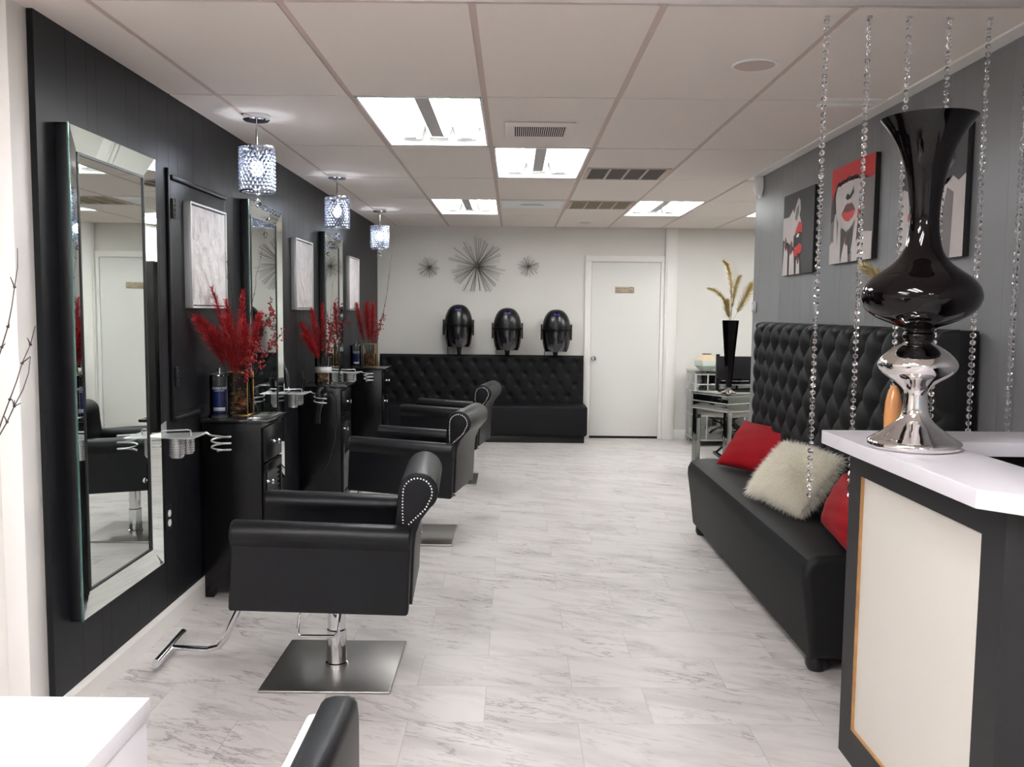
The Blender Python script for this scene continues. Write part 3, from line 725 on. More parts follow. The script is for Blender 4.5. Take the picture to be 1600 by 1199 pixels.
# first arrangement
c = V((-1.432, 4.585, ZT + .06)); g1 = 'red plumes in the gold-edged vase'; L1 = 'red feathery plume in the gold-edged vase on the nearest cabinet'
for k, (tp, bd, wd) in enumerate((((-1.535, 4.26, 1.42), (.0, .02, .10), .05), ((-1.520, 4.44, 1.565), (.02, .0, .03), .032), ((-1.47, 4.50, 1.50), (0, 0, .0), .04), ((-1.385, 4.50, 1.555), (-.02, 0, .0), .034), ((-1.30, 4.50, 1.44), (0, 0, .08), .042), ((-1.44, 4.40, 1.42), (0, 0, .04), .055), ((-1.49, 4.36, 1.36), (0, 0, .05), .055), ((-1.36, 4.42, 1.40), (0, 0, .05), .05))):
    plume(c + V((.01 * (k - 2), .006 * (k % 3 - 1), 0)), tp, bd, L1, g1, K['red_plume'], wd, 10 + k)
for k, tp in enumerate(((-1.24, 4.52, 1.46), (-1.30, 4.44, 1.30), (-1.215, 4.60, 1.34), (-1.33, 4.42, 1.22))):
    berries(c + V((.02, .008 * (k - 1), 0)), tp, (-.03, 0, .06), 'red berry spray in the gold-edged vase on the nearest cabinet', 'berry sprays in the gold-edged vase', 30 + k, 46)
for k, (tp, bd) in enumerate((((-1.505, 4.60, 1.72), (.01, 0, 0)), ((-1.40, 4.58, 1.84), (.03, 0, 0)), ((-1.31, 4.60, 1.79), (-.03, 0, .02)), ((-1.47, 4.50, 1.76), (.02, 0, .0)))):
    twig(c + V((.006 * (k - 1), 0, 0)), tp, bd, 'thin bare twig in the gold-edged vase on the nearest cabinet', 'bare twigs in the gold-edged vase', 50 + k)
# second arrangement
c = V((-1.425, 6.56, ZT + .04)); L2 = 'red feathery plume in the banded round vase on the second cabinet'; g2 = 'red plumes in the banded round vase'
for k, (tp, bd, wd) in enumerate((((-1.555, 6.44, 1.36), (.02, 0, .08), .05), ((-1.49, 6.50, 1.46), (0, 0, .0), .055), ((-1.42, 6.52, 1.50), (0, 0, 0), .036), ((-1.52, 6.42, 1.28), (0, 0, .06), .06))):
    plume(c + V((.012 * (k - 1.5), 0, 0)), tp, bd, L2, g2, K['red_plume'], wd, 70 + k)
for k, tp in enumerate(((-1.29, 6.50, 1.52), (-1.25, 6.56, 1.40), (-1.33, 6.48, 1.36))):
    berries(c + V((.02, .01 * (k - 1), 0)), tp, (-.03, 0, .05), 'red berry spray in the banded round vase on the second cabinet', 'berry sprays in the banded round vase', 80 + k, 44)
for k, (tp, bd) in enumerate((((-1.405, 6.60, 1.78), (.01, 0, 0)), ((-1.44, 6.58, 1.86), (.0, 0, 0)), ((-1.35, 6.58, 1.70), (.02, 0, .0)))):
    twig(c + V((.006 * (k - 1), 0, 0)), tp, bd, 'thin bare twig in the banded round vase on the second cabinet', 'bare twigs in the banded round vase', 90 + k)
# third arrangement
c = V((-1.400, 8.57, ZT + .06)); L3 = 'red feathery plume in the vase on the farthest cabinet'; g3 = 'red plumes in the farthest vase'
for k, (tp, bd, wd) in enumerate((((-1.515, 8.5, 1.52), (-.02, 0, .02), .05), ((-1.42, 8.52, 1.53), (-.01, 0, 0), .07), ((-1.36, 8.52, 1.52), (0, 0, 0), .055))):
    plume(c + V((.012 * (k - 1), 0, 0)), tp, bd, L3, g3, K['red_plume'], wd, 110 + k, 24)
for k, tp in enumerate(((-1.26, 8.52, 1.42), (-1.30, 8.5, 1.34))):
    berries(c + V((.02, .01 * (k - 1), 0)), tp, (-.03, 0, .05), 'red berry spray in the vase on the farthest cabinet', 'berry sprays in the farthest vase', 120 + k, 40, .05)
for k, (tp, bd) in enumerate((((-1.185, 8.56, 2.02), (.05, 0, -.1)), ((-1.20, 8.58, 1.90), (.04, 0, -.1)))):
    twig(c + V((.006 * (k - 1), 0, 0)), tp, bd, 'long bare twig in the vase on the farthest cabinet', 'bare twigs in the farthest vase', 130 + k)

# ================================================================== STYLING CHAIRS
def make_chair(loc, label):
    t = thing('styling_chair', label, 'chair', loc, 0, 'black styling chairs with nailhead scroll backs')
    f = MB(); f.box((-.255, -.265, 0), (.255, .265, .011), .02, 3); f.build('base_plate', K['steel'], t)
    f = MB(); f.lathe([(.046, .010), (.046, .022), (.040, .026), (.040, .16), (.036, .165), (.036, .36)], n=32); f.build('column', K['chrome'], t)
    f = MB()
    f.tube([(-.03, -.03, .345), (-.10, -.10, .33), (-.122, -.135, .25), (-.125, -.145, .20), (-.115, -.15, .185), (.02, -.15, .185), (.035, -.145, .20), (.04, -.11, .29), (.03, -.03, .345)], .0062, 10); f.build('pump_lever', K['chrome'], t)
    TL_ = M.Translation((-.022, 0, .340)) @ M.Rotation(R(2.3), 4, 'Y') @ M.Translation((0, 0, -.36))
    f = MB(); f.box((-.315, -.25, .352), (.30, .25, .40), .012); f.box((-.325, -.248, .395), (.27, .248, .505), .035, 4); f.b.transform(TL_); f.build('seat_cushion', K['leather'], t)
    for s in (-1, 1):
        pr = []
        n = 18
        for k in range(n + 1):
            a = pi * 1.14 - (pi * 1.28) * k / n; pr.append((s * (.275 + .050 * cos(a)), .645 + .047 * sin(a)))
        pr = [(s * .238, .352), (s * .238, .60)] + pr + [(s * .300, .598), (s * .302, .352)]
        f = MB(); f.prism(pr, 'x', -.338, .335, .012); f.b.transform(TL_); f.build('armrest', K['leather'], t)
    # scroll backrest, profile in x,z
    pr = [(.262, .40), (.272, .60), (.279, .70), (.281, .765)]
    cx, cz, r_ = .357, .772, .076
    for k in range(0, 21):
        a = pi - 1.28 * pi * k / 20; pr.append((cx + r_ * cos(a), cz + r_ * sin(a)))
    pr += [(.372, .665), (.356, .615), (.352, .56), (.352, .335), (.30, .335)]
    TB_ = M.Translation((-.004, 0, .046)) @ TL_
    f = MB(); f.prism(pr, 'y', -.262, .262, .008); f.b.transform(TB_); f.build('backrest', K['leather'], t)
    td = []
    for k in range(19):
        a = pi * 1.02 - 1.2 * pi * k / 18; td.append((.355 + .055 * cos(a), .772 + .055 * sin(a)))
    td += [(.388, .712), (.371, .693), (.353, .675), (.336, .658), (.321, .642)]
    td = [(.306, .640), (.304, .665), (.302, .69), (.301, .715), (.300, .742)] + td
    # even spacing along the teardrop
    pts = [V((x, 0, z)) for x, z in td] + [V((.306, 0, .640))]; L = [0]
    for a_, b_ in zip(pts, pts[1:]): L.append(L[-1] + (b_ - a_).length)
    N = 40
    for s in (-1, 1):
        f = MB()
        for k in range(N):
            d_ = L[-1] * k / N; i = max(q for q in range(len(L) - 1) if L[q] <= d_); tt = (d_ - L[i]) / max(L[i + 1] - L[i], 1e-6); p = pts[i].lerp(pts[i + 1], tt)
            f.ball((p.x, s * .2625, p.z), .0052, 1, (1, .6, 1))
        f.b.transform(TB_); f.build('nailhead_trim', K['chrome'], t, ang=60)
    f = MB(); f.tube([(-.29, 0, .358), (-.345, 0, .33), (-.385, 0, .275), (-.43, .01, .18), (-.455, .02, .12), (-.49, .035, .075), (-.54, .05, .058), (-.70, .08, .056)], .0125, 12); fr = f.build('footrest', K['chrome'], t)
    f = MB(); f.cyl((-.705, -.088, .056), (-.705, .252, .056), .017, n=18); f.build('foot_bar', K['chrome'], fr)
    return t
CH = make_chair((-.715, 3.515, 0), 'black salon chair with nailhead scroll back nearest the camera')
def turned(c, ang_body, ang_lever):
    for ch in c.children:
        if ch.name.startswith('base_plate'): continue
        if ch.name.startswith('pump_lever'): ch.rotation_euler = (0, 0, ang_lever); continue
        ch.rotation_euler = (0, 0, ang_body)
    return c
c2 = dup(CH, (-.625, 5.65, 0), label='black salon chair in the middle of the three in a row'); turned(c2, R(-10), 0)
c3 = dup(CH, (-.555, 7.565, 0), label='black salon chair farthest from the camera, before the back sofa'); turned(c3, R(-9), 0)
f = MB(); f.tube([(.02, -.02, .345), (.09, -.09, .335), (.20, -.17, .315), (.255, -.19, .30), (.268, -.16, .298), (.255, -.135, .30), (.12, -.06, .33), (.03, -.01, .345)], .0062, 10)
lv = f.build('pump_lever', K['chrome']); lever_me = lv.data; bpy.data.objects.remove(lv)
for cc_ in (c2, c3):
    for ch_ in cc_.children:
        if ch_.name.startswith('pump_lever'): ch_.data = lever_me
turned(CH, R(3.0), 0)

# ================================================================== SOFAS
def tufted(fb, u0, v0, u1, v1, du, dv, depth, P, nu, nv, edge=.04, pw=.42, dimple=0.0):
    """padded panel: u,v range; P(u,v,h) -> point. returns button positions"""
    def h(u, v):
        a = u / du + v / (2 * dv); c = u / du - v / (2 * dv)
        q = (abs(sin(pi * a)) * abs(sin(pi * c))) ** pw
        if dimple:
            da, dc = a - round(a), c - round(c); d2 = (du * (da + dc) / 2) ** 2 + (dv * (da - dc)) ** 2
            q = (1 - dimple) * q + dimple * (1 - math.exp(-d2 / (2 * .021 ** 2)))
        # buttons: deep dimple
        e = min(u - u0, u1 - u, v1 - v, 1) if True else 1
        e = max(0, min(1, e / edge)); rim = sqrt(max(0, 1 - (1 - e) ** 2))
        return depth * (.45 + .55 * q) * rim
    fb.grid(nu, nv, lambda s, t: P(u0 + (u1 - u0) * s, v0 + (v1 - v0) * t, h(u0 + (u1 - u0) * s, v0 + (v1 - v0) * t)))
    out = []
    for j in range(-60, 60):
        v = dv * j
        if not v0 + .03 < v < v1 - .03: continue
        for i in range(-40, 60):
            u = du * (i + .5 * (j % 2))
            if u0 + .04 < u < u1 - .04: out.append((u, v))
    return out
bb = MB(); bb.lathe([(.001, .004), (.006, .0035), (.0095, .001), (.0095, -.002), (.001, -.003)], n=12); bt = bb.build('button', K['leather_soft']); button_me = bt.data; bpy.data.objects.remove(bt)
# waiting bench on the right
bn = thing('waiting_bench', 'long charcoal tufted bench along the grey wall', 'sofa', (1.20, 3.45, 0)); BL = 2.38
f = MB()
pr = [(.022, .068), (.0, .25), (-.022, .40), (-.020, .445), (-.002, .482), (.035, .498), (.10, .503), (.50, .497), (.50, .068)]
f.prism(pr, 'y', 0, BL, .03); f.build('seat', K['leather_soft'], bn)
# backrest, u along y, v along z, front at x about .40 of bench
f = MB(); T0, T1 = .41, 1.42
bts = tufted(f, -.20, T0, BL - .02, T1, .182, .110, .080, lambda u, v, h: (.455 - h + .03 * 0, u, v), 260, 120, .05)
f.box((.455, -.20, T0), (.528, BL - .02, T1 - .004), .004)
f.build('backrest', K['leather_soft'], bn, ang=60)
for u, v in bts:
    link_copy(button_me, 'button', bn, (.455 - .080 * .45 - .001, u, v), (0, R(-90), 0))
for x in (.075, .44):
    for y in (.09, BL - .09):
        f = MB(); f.lathe([(.001, 0), (.036, 0), (.046, .02), (.046, .045), (.04, .069), (.001, .069)], (x, y, 0), n=24); f.build('foot', K['black_plastic'], bn)
# back sofa
sf = thing('back_sofa', 'long black tufted sofa along the white back wall', 'sofa', (-1.53, 9.70, 0)); SL = 2.37
f = MB(); f.box((0, .02, .076), (SL, .385, .425), .035, 4); f.build('seat', K['leather_matte'], sf)
f = MB(); f.box((.02, .07, 0), (SL - .03, .385, .08), .004); f.build('plinth', K['black_plastic'], sf)
f = MB()
bts = tufted(f, .0, .40, SL - .03, .975, .166, .128, .036, lambda u, v, h: (u, .345 - h, v), 300, 90, .035, .42, .78)
f.box((0, .345, .40), (SL - .03, .385, .972), .004); f.build('backrest', K['leather_matte'], sf, ang=60)
for u, v in bts: link_copy(button_me, 'button', sf, (u, .345 - .036 * .45 - .001, v), (R(90), 0, 0))

# pillows
def pillow(name, P0, P1, P2, label, m, thick, grp=None, fur=False, seed=0):
    P0, P1, P2 = V(P0), V(P1), V(P2); e1, e2 = P1 - P0, P2 - P0; e2 = e2; n = e1.cross(e2).normalized()
    if n.x > 0: n = -n
    c = P0 + (e1 + e2) / 2; rg = random.Random(seed)
    t = thing(name, label, 'cushion', c, 0, grp)
    def pt(s, q, sd):
        a, b_ = 2 * s - 1, 2 * q - 1
        th = thick * ((1 - a * a) * (1 - b_ * b_)) ** .42
        ins = .07
        aa = a * (1 - ins * (1 - b_ * b_)); bb_ = b_ * (1 - ins * (1 - a * a))
        wr = .002 * sin(5 * a + 3 * b_) * (1 - a * a) + .002 * sin(11 * b_ - 4 * a) * (1 - b_ * b_)
        return e1 * aa / 2 + e2 * bb_ / 2 + n * (sd * (th + (wr if th > .01 else 0)))
    f = MB()
    for sd in (1, -1): f.grid(28, 28, lambda s, q: pt(s, q, sd))
    bmesh.ops.remove_doubles(f.b, verts=f.b.verts[:], dist=.0005)
    f.build('cover', m, t, ang=80)
    if fur:
        g = MB()
        for k in range(24000):
            s, q, sd = rg.random(), rg.random(), (1 if rg.random() < .72 else -1)
            p = pt(s, q, sd); d = 1e-3
            nn = (pt(min(s + d, 1), q, sd) - pt(max(s - d, 0), q, sd)).cross(pt(s, min(q + d, 1), sd) - pt(s, max(q - d, 0), sd))
            if nn.length < 1e-12: continue
            nn.normalize()
            if nn.dot(n) * sd < 0: nn = -nn
            out = (e1 * (s - .5) + e2 * (q - .5)); edge = max(abs(2 * s - 1), abs(2 * q - 1))
            di = (nn * (1.0 - .55 * edge) + out.normalized() * (.35 + edge) + V((rg.gauss(0, .35), rg.gauss(0, .35), rg.gauss(0, .35) - .35))).normalized()
            l = rg.uniform(.026, .060); w_ = di.cross(V((rg.gauss(0, 1), rg.gauss(0, 1), rg.gauss(0, 1)))).normalized() * .0009
            mid = p + di * l * .55 + V((0, 0, -.002)); e = p + di * l + V((rg.gauss(0, .004), rg.gauss(0, .004), -.006))
            g.poly([p - w_, p + w_, mid + w_ * .8, mid - w_ * .8]); g.poly([mid - w_ * .8, mid + w_ * .8, e])
        g.build('fur', K['fur_strand'], t, ang=None, recalc=False)
    return t
pillow('cushion', (1.30, 5.52, .515), (1.515, 5.02, .515), (1.50, 5.62, .785), 'red velvet cushion at the far end of the bench', K['velvet'], .065, 'red velvet cushions')
pillow('fur_cushion', (1.262, 4.573, 0.535), (1.359, 4.062, 0.535), (1.465, 4.624, 0.782), 'fluffy cream fur cushion in the middle of the bench', K['fur'], .075, None, True, 5)
pillow('cushion', (1.411, 3.918, 0.525), (1.331, 3.328, 0.525), (1.48, 3.835, 0.777), 'red velvet cushion half hidden behind the reception desk', K['velvet'], .07, 'red velvet cushions')

# ================================================================== HOOD DRYERS, STARBURSTS
def make_dryer(loc, label):
    t = thing('hood_dryer', label, 'hair dryer', loc, 0, 'hood dryers above the back sofa')
    f = MB(); pr = []
    for k in range(13):
        a = pi / 2 * k / 12; pr.append((.158 * cos(a) ** .8 if k < 12 else .001, .285 + .215 * sin(a)))
    f.lathe([(.15, .255), (.158, .262)] + pr, n=40, T=M.Diagonal((1, .92, 1, 1))); f.build('hood', K['black_plastic'], t)
    f = MB(); f.lathe([(.160, .245), (.166, .25), (.166, .272), (.160, .277)], n=40, T=M.Diagonal((1, .92, 1, 1)), caps=False); f.build('rim_band', K['black_lacquer'], t)
    f = MB(); f.lathe([(.157, .25), (.159, .19), (.155, .12), (.143, .06), (.128, .025), (.122, .018)], n=40, T=M.Diagonal((1, .92, 1, 1)), caps=False); f.build('visor', K['smoke'], t)
    f = MB(); f.lathe([(.12, .25), (.10, .16), (.085, .12), (.02, .035), (.001, .03)], n=28, T=M.Translation((0, .03, 0)) @ M.Diagonal((1, .75, 1, 1))); f.build('inner_liner', K['liner'], t)
    f = MB(); f.prism([(-.075, .10), (.075, .10), (.02, .022), (-.02, .022)], 'y', -.11, -.10, .002); f.build('neck_collar', K['black_plastic'], t)
    for s in (-1, 1):
        f = MB(); f.prism([(-.03, .33), (.03, .32), (.035, .22), (.0, .15), (-.02, .17), (-.035, .25)], 'x', s * .160, s * .178, .003); f.build('side_bracket', K['black_plastic'], t)
    f = MB(); f.box((-.038, -.026, -.002), (.038, .026, .004), .002, T=M.Translation((0, -.095, .448)) @ M.Rotation(R(52), 4, 'X')); pn = f.build('control_panel', K['purple'], t)
    f = MB(); f.box((-.03, -.014, .003), (.03, -.008, .0055), T=M.Translation((0, -.095, .448)) @ M.Rotation(R(52), 4, 'X')); f.build('panel_mark', K['lilac'], pn)
    f = MB(); f.lathe([(.001, .05), (.03, .045), (.032, .0), (.026, -.03), (.022, -.1), (.022, -.98), (.038, -.985), (.038, -.998), (.001, -.998)], (0, .142, 0), n=20); f.cyl((0, .142, .03), (0, .02, .06), .024, n=14); f.build('post', K['black_plastic'], t)
    f = MB(); f.tube([(-.125, .03, .06), (-.13, .09, .0), (-.125, .135, -.09), (-.12, .14, -.3)], .004, 8); f.build('cord', K['black_plastic'], t)
    return t
DR = make_dryer((-.624, 10.005 - .02, 1.045), 'black hood dryer over the back sofa, left of the three')
dup(DR, (-.067, 9.985, 1.012), label='black hood dryer over the back sofa, middle of the three')
dup(DR, (.490, 9.985, 1.0), label='black hood dryer over the back sofa, right of the three')
for dd_ in [o for o in COL.objects if o.name.startswith('hood_dryer')]: dd_.location.y = 9.985
def starburst(loc, r_, n, label, seed, sr):
    rg = random.Random(seed); t = thing('starburst_ornament', label, 'wall ornament', loc, 0, 'metal starbursts on the back wall')
    f = MB(); f.ball((0, -.03, 0), .028 if r_ > .2 else .012, 2); f.cyl((0, 0, 0), (0, -.03, 0), .008, n=8); f.build('hub', K['spike'], t)
    f = MB()
    for k in range(n):
        a = 2 * pi * (k + rg.uniform(-.3, .3)) / n; el = rg.choice((0.08, .15, .25, .45, .7)); l = r_ * rg.uniform(.86, 1.03); q = l * cos(el)
        for _ in range(4 if r_ > .2 else 2):
            aa = a + rg.gauss(0, .045)
            f.tube([(0, -.03, 0), (q * cos(aa), -.03 - min(l * sin(el) * .5, .16), q * sin(aa))], [sr, sr * .8], 5)
    f.build('spikes', K['spike'], t); return t
starburst((-.425, BW, 1.992),   .335, 30, 'large metal starburst ornament in the middle of the back wall', 3, .0018)
starburst((-.98, BW, 1.968), .130, 26, 'small metal starburst ornament left of the large one', 4, .0016)
starburst((.170, BW, 1.990), .128, 26, 'small metal starburst ornament right of the large one', 5, .0016)

# ================================================================== RIGHT WALL PICTURES
def picture(y0, z0, W, H, label, shapes):
    """y decreases to the right of the picture; shapes: (material, [(s,t)...]) with s right, t up in 0..1"""
    t = thing('canvas_print', label, 'picture', (RW, y0, z0), 0, 'red lip canvas prints'); D = .026
    f = MB(); f.box((-D, -W, 0), (-.001, 0, H), .002); f.build('canvas', K['canvas_edge'], t)
    ms = []; f = MB()
    for k, (m, pts) in enumerate(shapes):
        if m not in ms: ms.append(m)
        f.mi = ms.index(m); x = -D - .0006 - .0003 * k
        f.poly([(x, -W * s, H * q) for s, q in pts])
    bmesh.ops.triangulate(f.b, faces=[q for q in f.b.faces if len(q.verts) > 4])
    f.build('print', [K[m] for m in ms], t, ang=None, recalc=False); return t
def ell(cx, cy, rx, ry, n=20, a0=0, a1=2 * pi): return [(cx + rx * cos(a0 + (a1 - a0) * k / n), cy + ry * sin(a0 + (a1 - a0) * k / n)) for k in range(n)]
def finger(x0, x1, yb, xt, yt, wt=.03): return [(x0, yb), (x1, yb), (xt + wt, yt - .06), (xt + wt * .4, yt), (xt - wt * .4, yt), (xt - wt, yt - .06)]
full = [(0, 0), (1, 0), (1, 1), (0, 1)]
picture(5.655, 1.715, .57, .50, 'canvas print of red lips in profile, farthest from the camera on the grey wall', [
    ('pic_dark', full), ('pic_skin', [(0, .45), (0, .72), (.2, .72), (.33, .80), (.42, .70), (.55, .70), (.62, .60), (.62, .46), (.45, .3), (.2, .4)]),
    ('pic_skin', [(.36, .66), (.40, .80), (.50, .92), (.56, .88), (.58, .78), (.54, .68)]), ('pic_mid', [(.40, .68), (.45, .80), (.52, .84), (.53, .74), (.46, .64)]),
    ('pic_black', [(.38, .47), (.50, .52), (.64, .50), (.63, .34), (.38, .32)]), ('pic_red', [(.40, .47), (.46, .55), (.54, .63), (.64, .61), (.65, .49), (.55, .51), (.47, .49)]),
    ('pic_red', [(.38, .27), (.46, .33), (.58, .37), (.66, .34), (.65, .27), (.52, .225), (.41, .215)]), ('pic_white', [(.46, .45), (.52, .49), (.57, .48), (.54, .44)]),
    ('pic_skin', [(.02, .0), (.20, .0), (.20, .28), (.14, .40), (.10, .46), (.07, .40)]), ('pic_darkred', [(.08, .36), (.10, .48), (.13, .46), (.16, .34), (.12, .30)]),
    ('pic_skin', [(.26, .0), (.44, .0), (.42, .20), (.38, .30), (.30, .32), (.26, .22)]), ('pic_darkred', [(.27, .30), (.30, .42), (.34, .40), (.36, .28), (.31, .24)]),
    ('pic_skin', [(.50, .0), (.62, .0), (.61, .14), (.57, .22), (.50, .16)]), ('pic_darkred', [(.52, .20), (.53, .28), (.58, .22), (.58, .13), (.54, .12)])])
hair = [(0, .62), (.06, .74), (.12, .80), (.18, .83), (.22, .80), (.30, .84), (.38, .82), (.44, .86), (.52, .82), (.60, .85), (.68, .81), (.76, .84), (.84, .80), (.92, .78), (1, .80), (1, 1), (0, 1)]
picture(4.81, 1.742, .565, .505, 'canvas print of red lips under red hair, middle one on the grey wall', [
    ('pic_mid', full), ('pic_skin', [(.10, .70), (.14, .50), (.22, .38), (.36, .31), (.48, .34), (.60, .42), (.70, .58), (.74, .80), (.60, .90), (.2, .90)]),
    ('pic_dark', [(0, .44), (0, .66), (.10, .78), (.09, .60), (.12, .46)]), ('pic_red', hair), ('pic_black', [(.09, .745), (.12, .79), (.18, .825), (.22, .79), (.30, .83), (.38, .81), (.44, .85), (.52, .81), (.60, .84), (.68, .80), (.76, .83), (.76, .85), (.68, .83), (.60, .865), (.52, .84), (.44, .875), (.38, .83), (.30, .855), (.22, .815), (.18, .85), (.12, .81)]),
    ('pic_black', [(.36, .66), (.40, .70), (.46, .67), (.52, .72), (.54, .76), (.56, .69), (.48, .64), (.40, .63)]),
    ('pic_darkred', [(.27, .50), (.36, .58), (.42, .60), (.46, .585), (.50, .60), (.56, .56), (.60, .51), (.45, .49)]), ('pic_red', [(.27, .505), (.36, .515), (.45, .505), (.54, .515), (.60, .51), (.55, .45), (.46, .41), (.38, .42), (.31, .46)]),
    ('pic_dark', [(.26, .20), (.30, .36), (.42, .30), (.55, .36), (.56, .1), (.3, .02)]),
    ('pic_skin', [(.0, 0), (.28, 0), (.27, .12), (.06, .24), (.0, .20)]), ('pic_skin', finger(.09, .20, .1, .13, .52)), ('pic_skin', finger(.19, .28, .1, .24, .47)),
    ('pic_skin', [(.30, 0), (.48, 0), (.46, .16), (.42, .28), (.38, .22), (.32, .08)]), ('pic_darkred', [(.38, .20), (.43, .30), (.47, .22), (.44, .16)]),
    ('pic_skin', [(.56, 0), (1, 0), (1, .26), (.80, .28), (.66, .20), (.56, .12)]), ('pic_skin', finger(.54, .64, .1, .66, .50)), ('pic_red', [(.66, .42), (.67, .50), (.71, .52), (.71, .43)])])
picture(3.94, 1.70, .55, .51, 'canvas print with torn paper edge, half hidden behind the big black vase', [
    ('pic_dark', full), ('pic_skin', [(0, 0), (1, 0), (1, .62), (.90, .58), (.82, .63), (.72, .57), (.60, .60), (.48, .66), (.36, .60), (.24, .66), (.12, .6), (0, .64)]),
    ('pic_mid', [(.62, 0), (.82, 0), (.84, .5), (.74, .55), (.66, .3)]), ('pic_red', ell(.30, .38, .18, .09)), ('pic_mid', [(.60, .76)] + ell(.72, .78, .12, .10)[1:]), ('pic_dark', ell(.72, .78, .10, .08))])

# ================================================================== RECEPTION DESK
dk = thing('reception_desk', 'charcoal reception desk with a cream front panel', 'desk', (1.12, 1.95, 0))
f = MB(); Y = lambda y: y - 1.95
for lo, hi in (((1.95, 0), (2.05, 1.04)), ((2.778, 0), (2.87, 1.04)), ((2.05, .955), (2.778, 1.04)), ((2.05, 0), (2.778, .112))): f.box((0, Y(lo[0]), lo[1]), (.045, Y(hi[0]), hi[1]))
f.box((.05, Y(1.97), 0.0), (.08, Y(2.87), 1.04)); f.build('front_frame', K['charcoal'], dk, ang=None)
f = MB(); f.box((.011, Y(2.049), .111), (.044, Y(2.779), .956)); f.build('cream_panel', K['cream'], dk)
f = MB(); f.box((.001, Y(2.773), .113), (.012, Y(2.7785), .954)); f.box((.001, Y(2.051), .1125), (.012, Y(2.772), .116)); f.build('wood_edge', K['raw_wood'], dk)
f = MB(); f.box((.08, Y(2.79), 0), (.62, Y(2.87), 1.04)); f.build('back_panel', K['charcoal'], dk)
f = MB(); f.prism([(0.0, 0.0), (.62, -.62), (.67, -.57), (.06, .05)], 'z', 0, 1.04); f.build('corner_panel', K['charcoal'], dk, ang=None)
f = MB(); f.box((.085, Y(2.0), .68), (.45, Y(2.78), .71), .004); f.build('work_shelf', K['charcoal'], dk)
f = MB(); f.prism([(1.04, 2.92), (1.04, 1.935), (1.107, 1.868), (1.72, 1.255), (1.91, 1.445), (1.315, 2.04), (1.315, 2.665), (1.74, 2.665), (1.74, 2.92)], 'z', 1.0405, 1.085, .002)
tag(f.build('countertop', K['laminate']), 'white laminate counter top on the reception desk', 'countertop')
# big vase
vs = thing('trumpet_vase', 'huge glossy black trumpet vase on a chrome foot standing on the counter', 'vase', (1.172, 2.535, 1.0855))
prof = [(.001, .0), (.118, .0), (.1275, .006), (.129, .016), (.124, .024), (.105, .036), (.080, .054), (.060, .070), (.046, .085), (.038, .100), (.034, .118), (.032, .140), (.034, .160), (.042, .176), (.062, .192), (.088, .208), (.106, .222), (.115, .238), (.1145, .250), (.104, .266), (.085, .283), (.062, .297), (.046, .305), (.040, .310)]
prof = [(r_ * (1 if z < .15 else .93), z) for r_, z in prof]
def smooth(pr, k=3):
    out = []
    n = len(pr)
    for i in range(n - 1):
        p0, p1, p2, p3 = pr[max(i - 1, 0)], pr[i], pr[i + 1], pr[min(i + 2, n - 1)]
        for q in range(k):
            t = q / k
            out.append(tuple(.5 * ((2 * p1[a]) + (-p0[a] + p2[a]) * t + (2 * p0[a] - 5 * p1[a] + 4 * p2[a] - p3[a]) * t * t + (-p0[a] + 3 * p1[a] - 3 * p2[a] + p3[a]) * t ** 3) for a in (0, 1)))
    return out + [pr[-1]]
f = MB(); f.lathe([prof[0]] + smooth(prof[1:], 4), n=72, caps=True); f.build('chrome_foot', K['plate_chrome'], vs, ang=80)
pb = [(.040, .310), (.046, .318), (.048, .330), (.043, .340), (.050, .350), (.085, .362), (.130, .380), (.160, .402), (.175, .428), (.176, .448), (.166, .474), (.142, .500), (.112, .522), (.082, .545), (.062, .572), (.050, .605), (.044, .645), (.0425, .69), (.046, .74), (.055, .80), (.068, .852), (.086, .90), (.110, .945), (.136, .98)]
inner = [(.130, .976), (.104, .942), (.078, .895), (.06, .85), (.047, .80), (.038, .74), (.034, .69), (.03, .60), (.001, .58)]
vz = lambda r_, z: (r_ * (.915 if z < .6 else .945), z if z < .448 else .448 + (z - .448) * .93)
pb = [vz(*q) for q in pb]; inner = [vz(*q) for q in inner]
f = MB(); f.lathe(smooth(pb, 4) + smooth(inner, 3), n=72, caps=False); f.build('black_body', K['black_glass'], vs, ang=80)
# amber bottle and slim gold-plume vase behind it
ab = thing('amber_bottle', 'small amber bottle on the counter behind the chrome vase foot', 'bottle', (1.224, 2.80, 1.0855))
f = MB(); f.lathe([(.001, 0), (.022, .0), (.026, .012), (.028, .06), (.025, .11), (.017, .145), (.008, .160), (.001, .163)], n=28); f.build('body', K['amber'], ab)
bv = thing('bud_vase', 'slim black bud vase hidden behind the big trumpet vase', 'vase', (1.290, 2.80, 1.0855))
f = MB(); f.lathe([(.001, 0), (.03, 0), (.03, .006), (.012, .03), (.014, .15), (.02, .30), (.018, .30), (.010, .15), (.001, .04)], n=24); f.build('body', K['black_glass'], bv)
plume((1.285, 2.80, 1.29), (1.13, 2.84, 1.625), (.03, 0, .10), 'gold plume peeking out left of the big trumpet vase', None, K['gold_leaf'], .035, 200, 26, .4, 'gold_plume', 'dried flower', True)

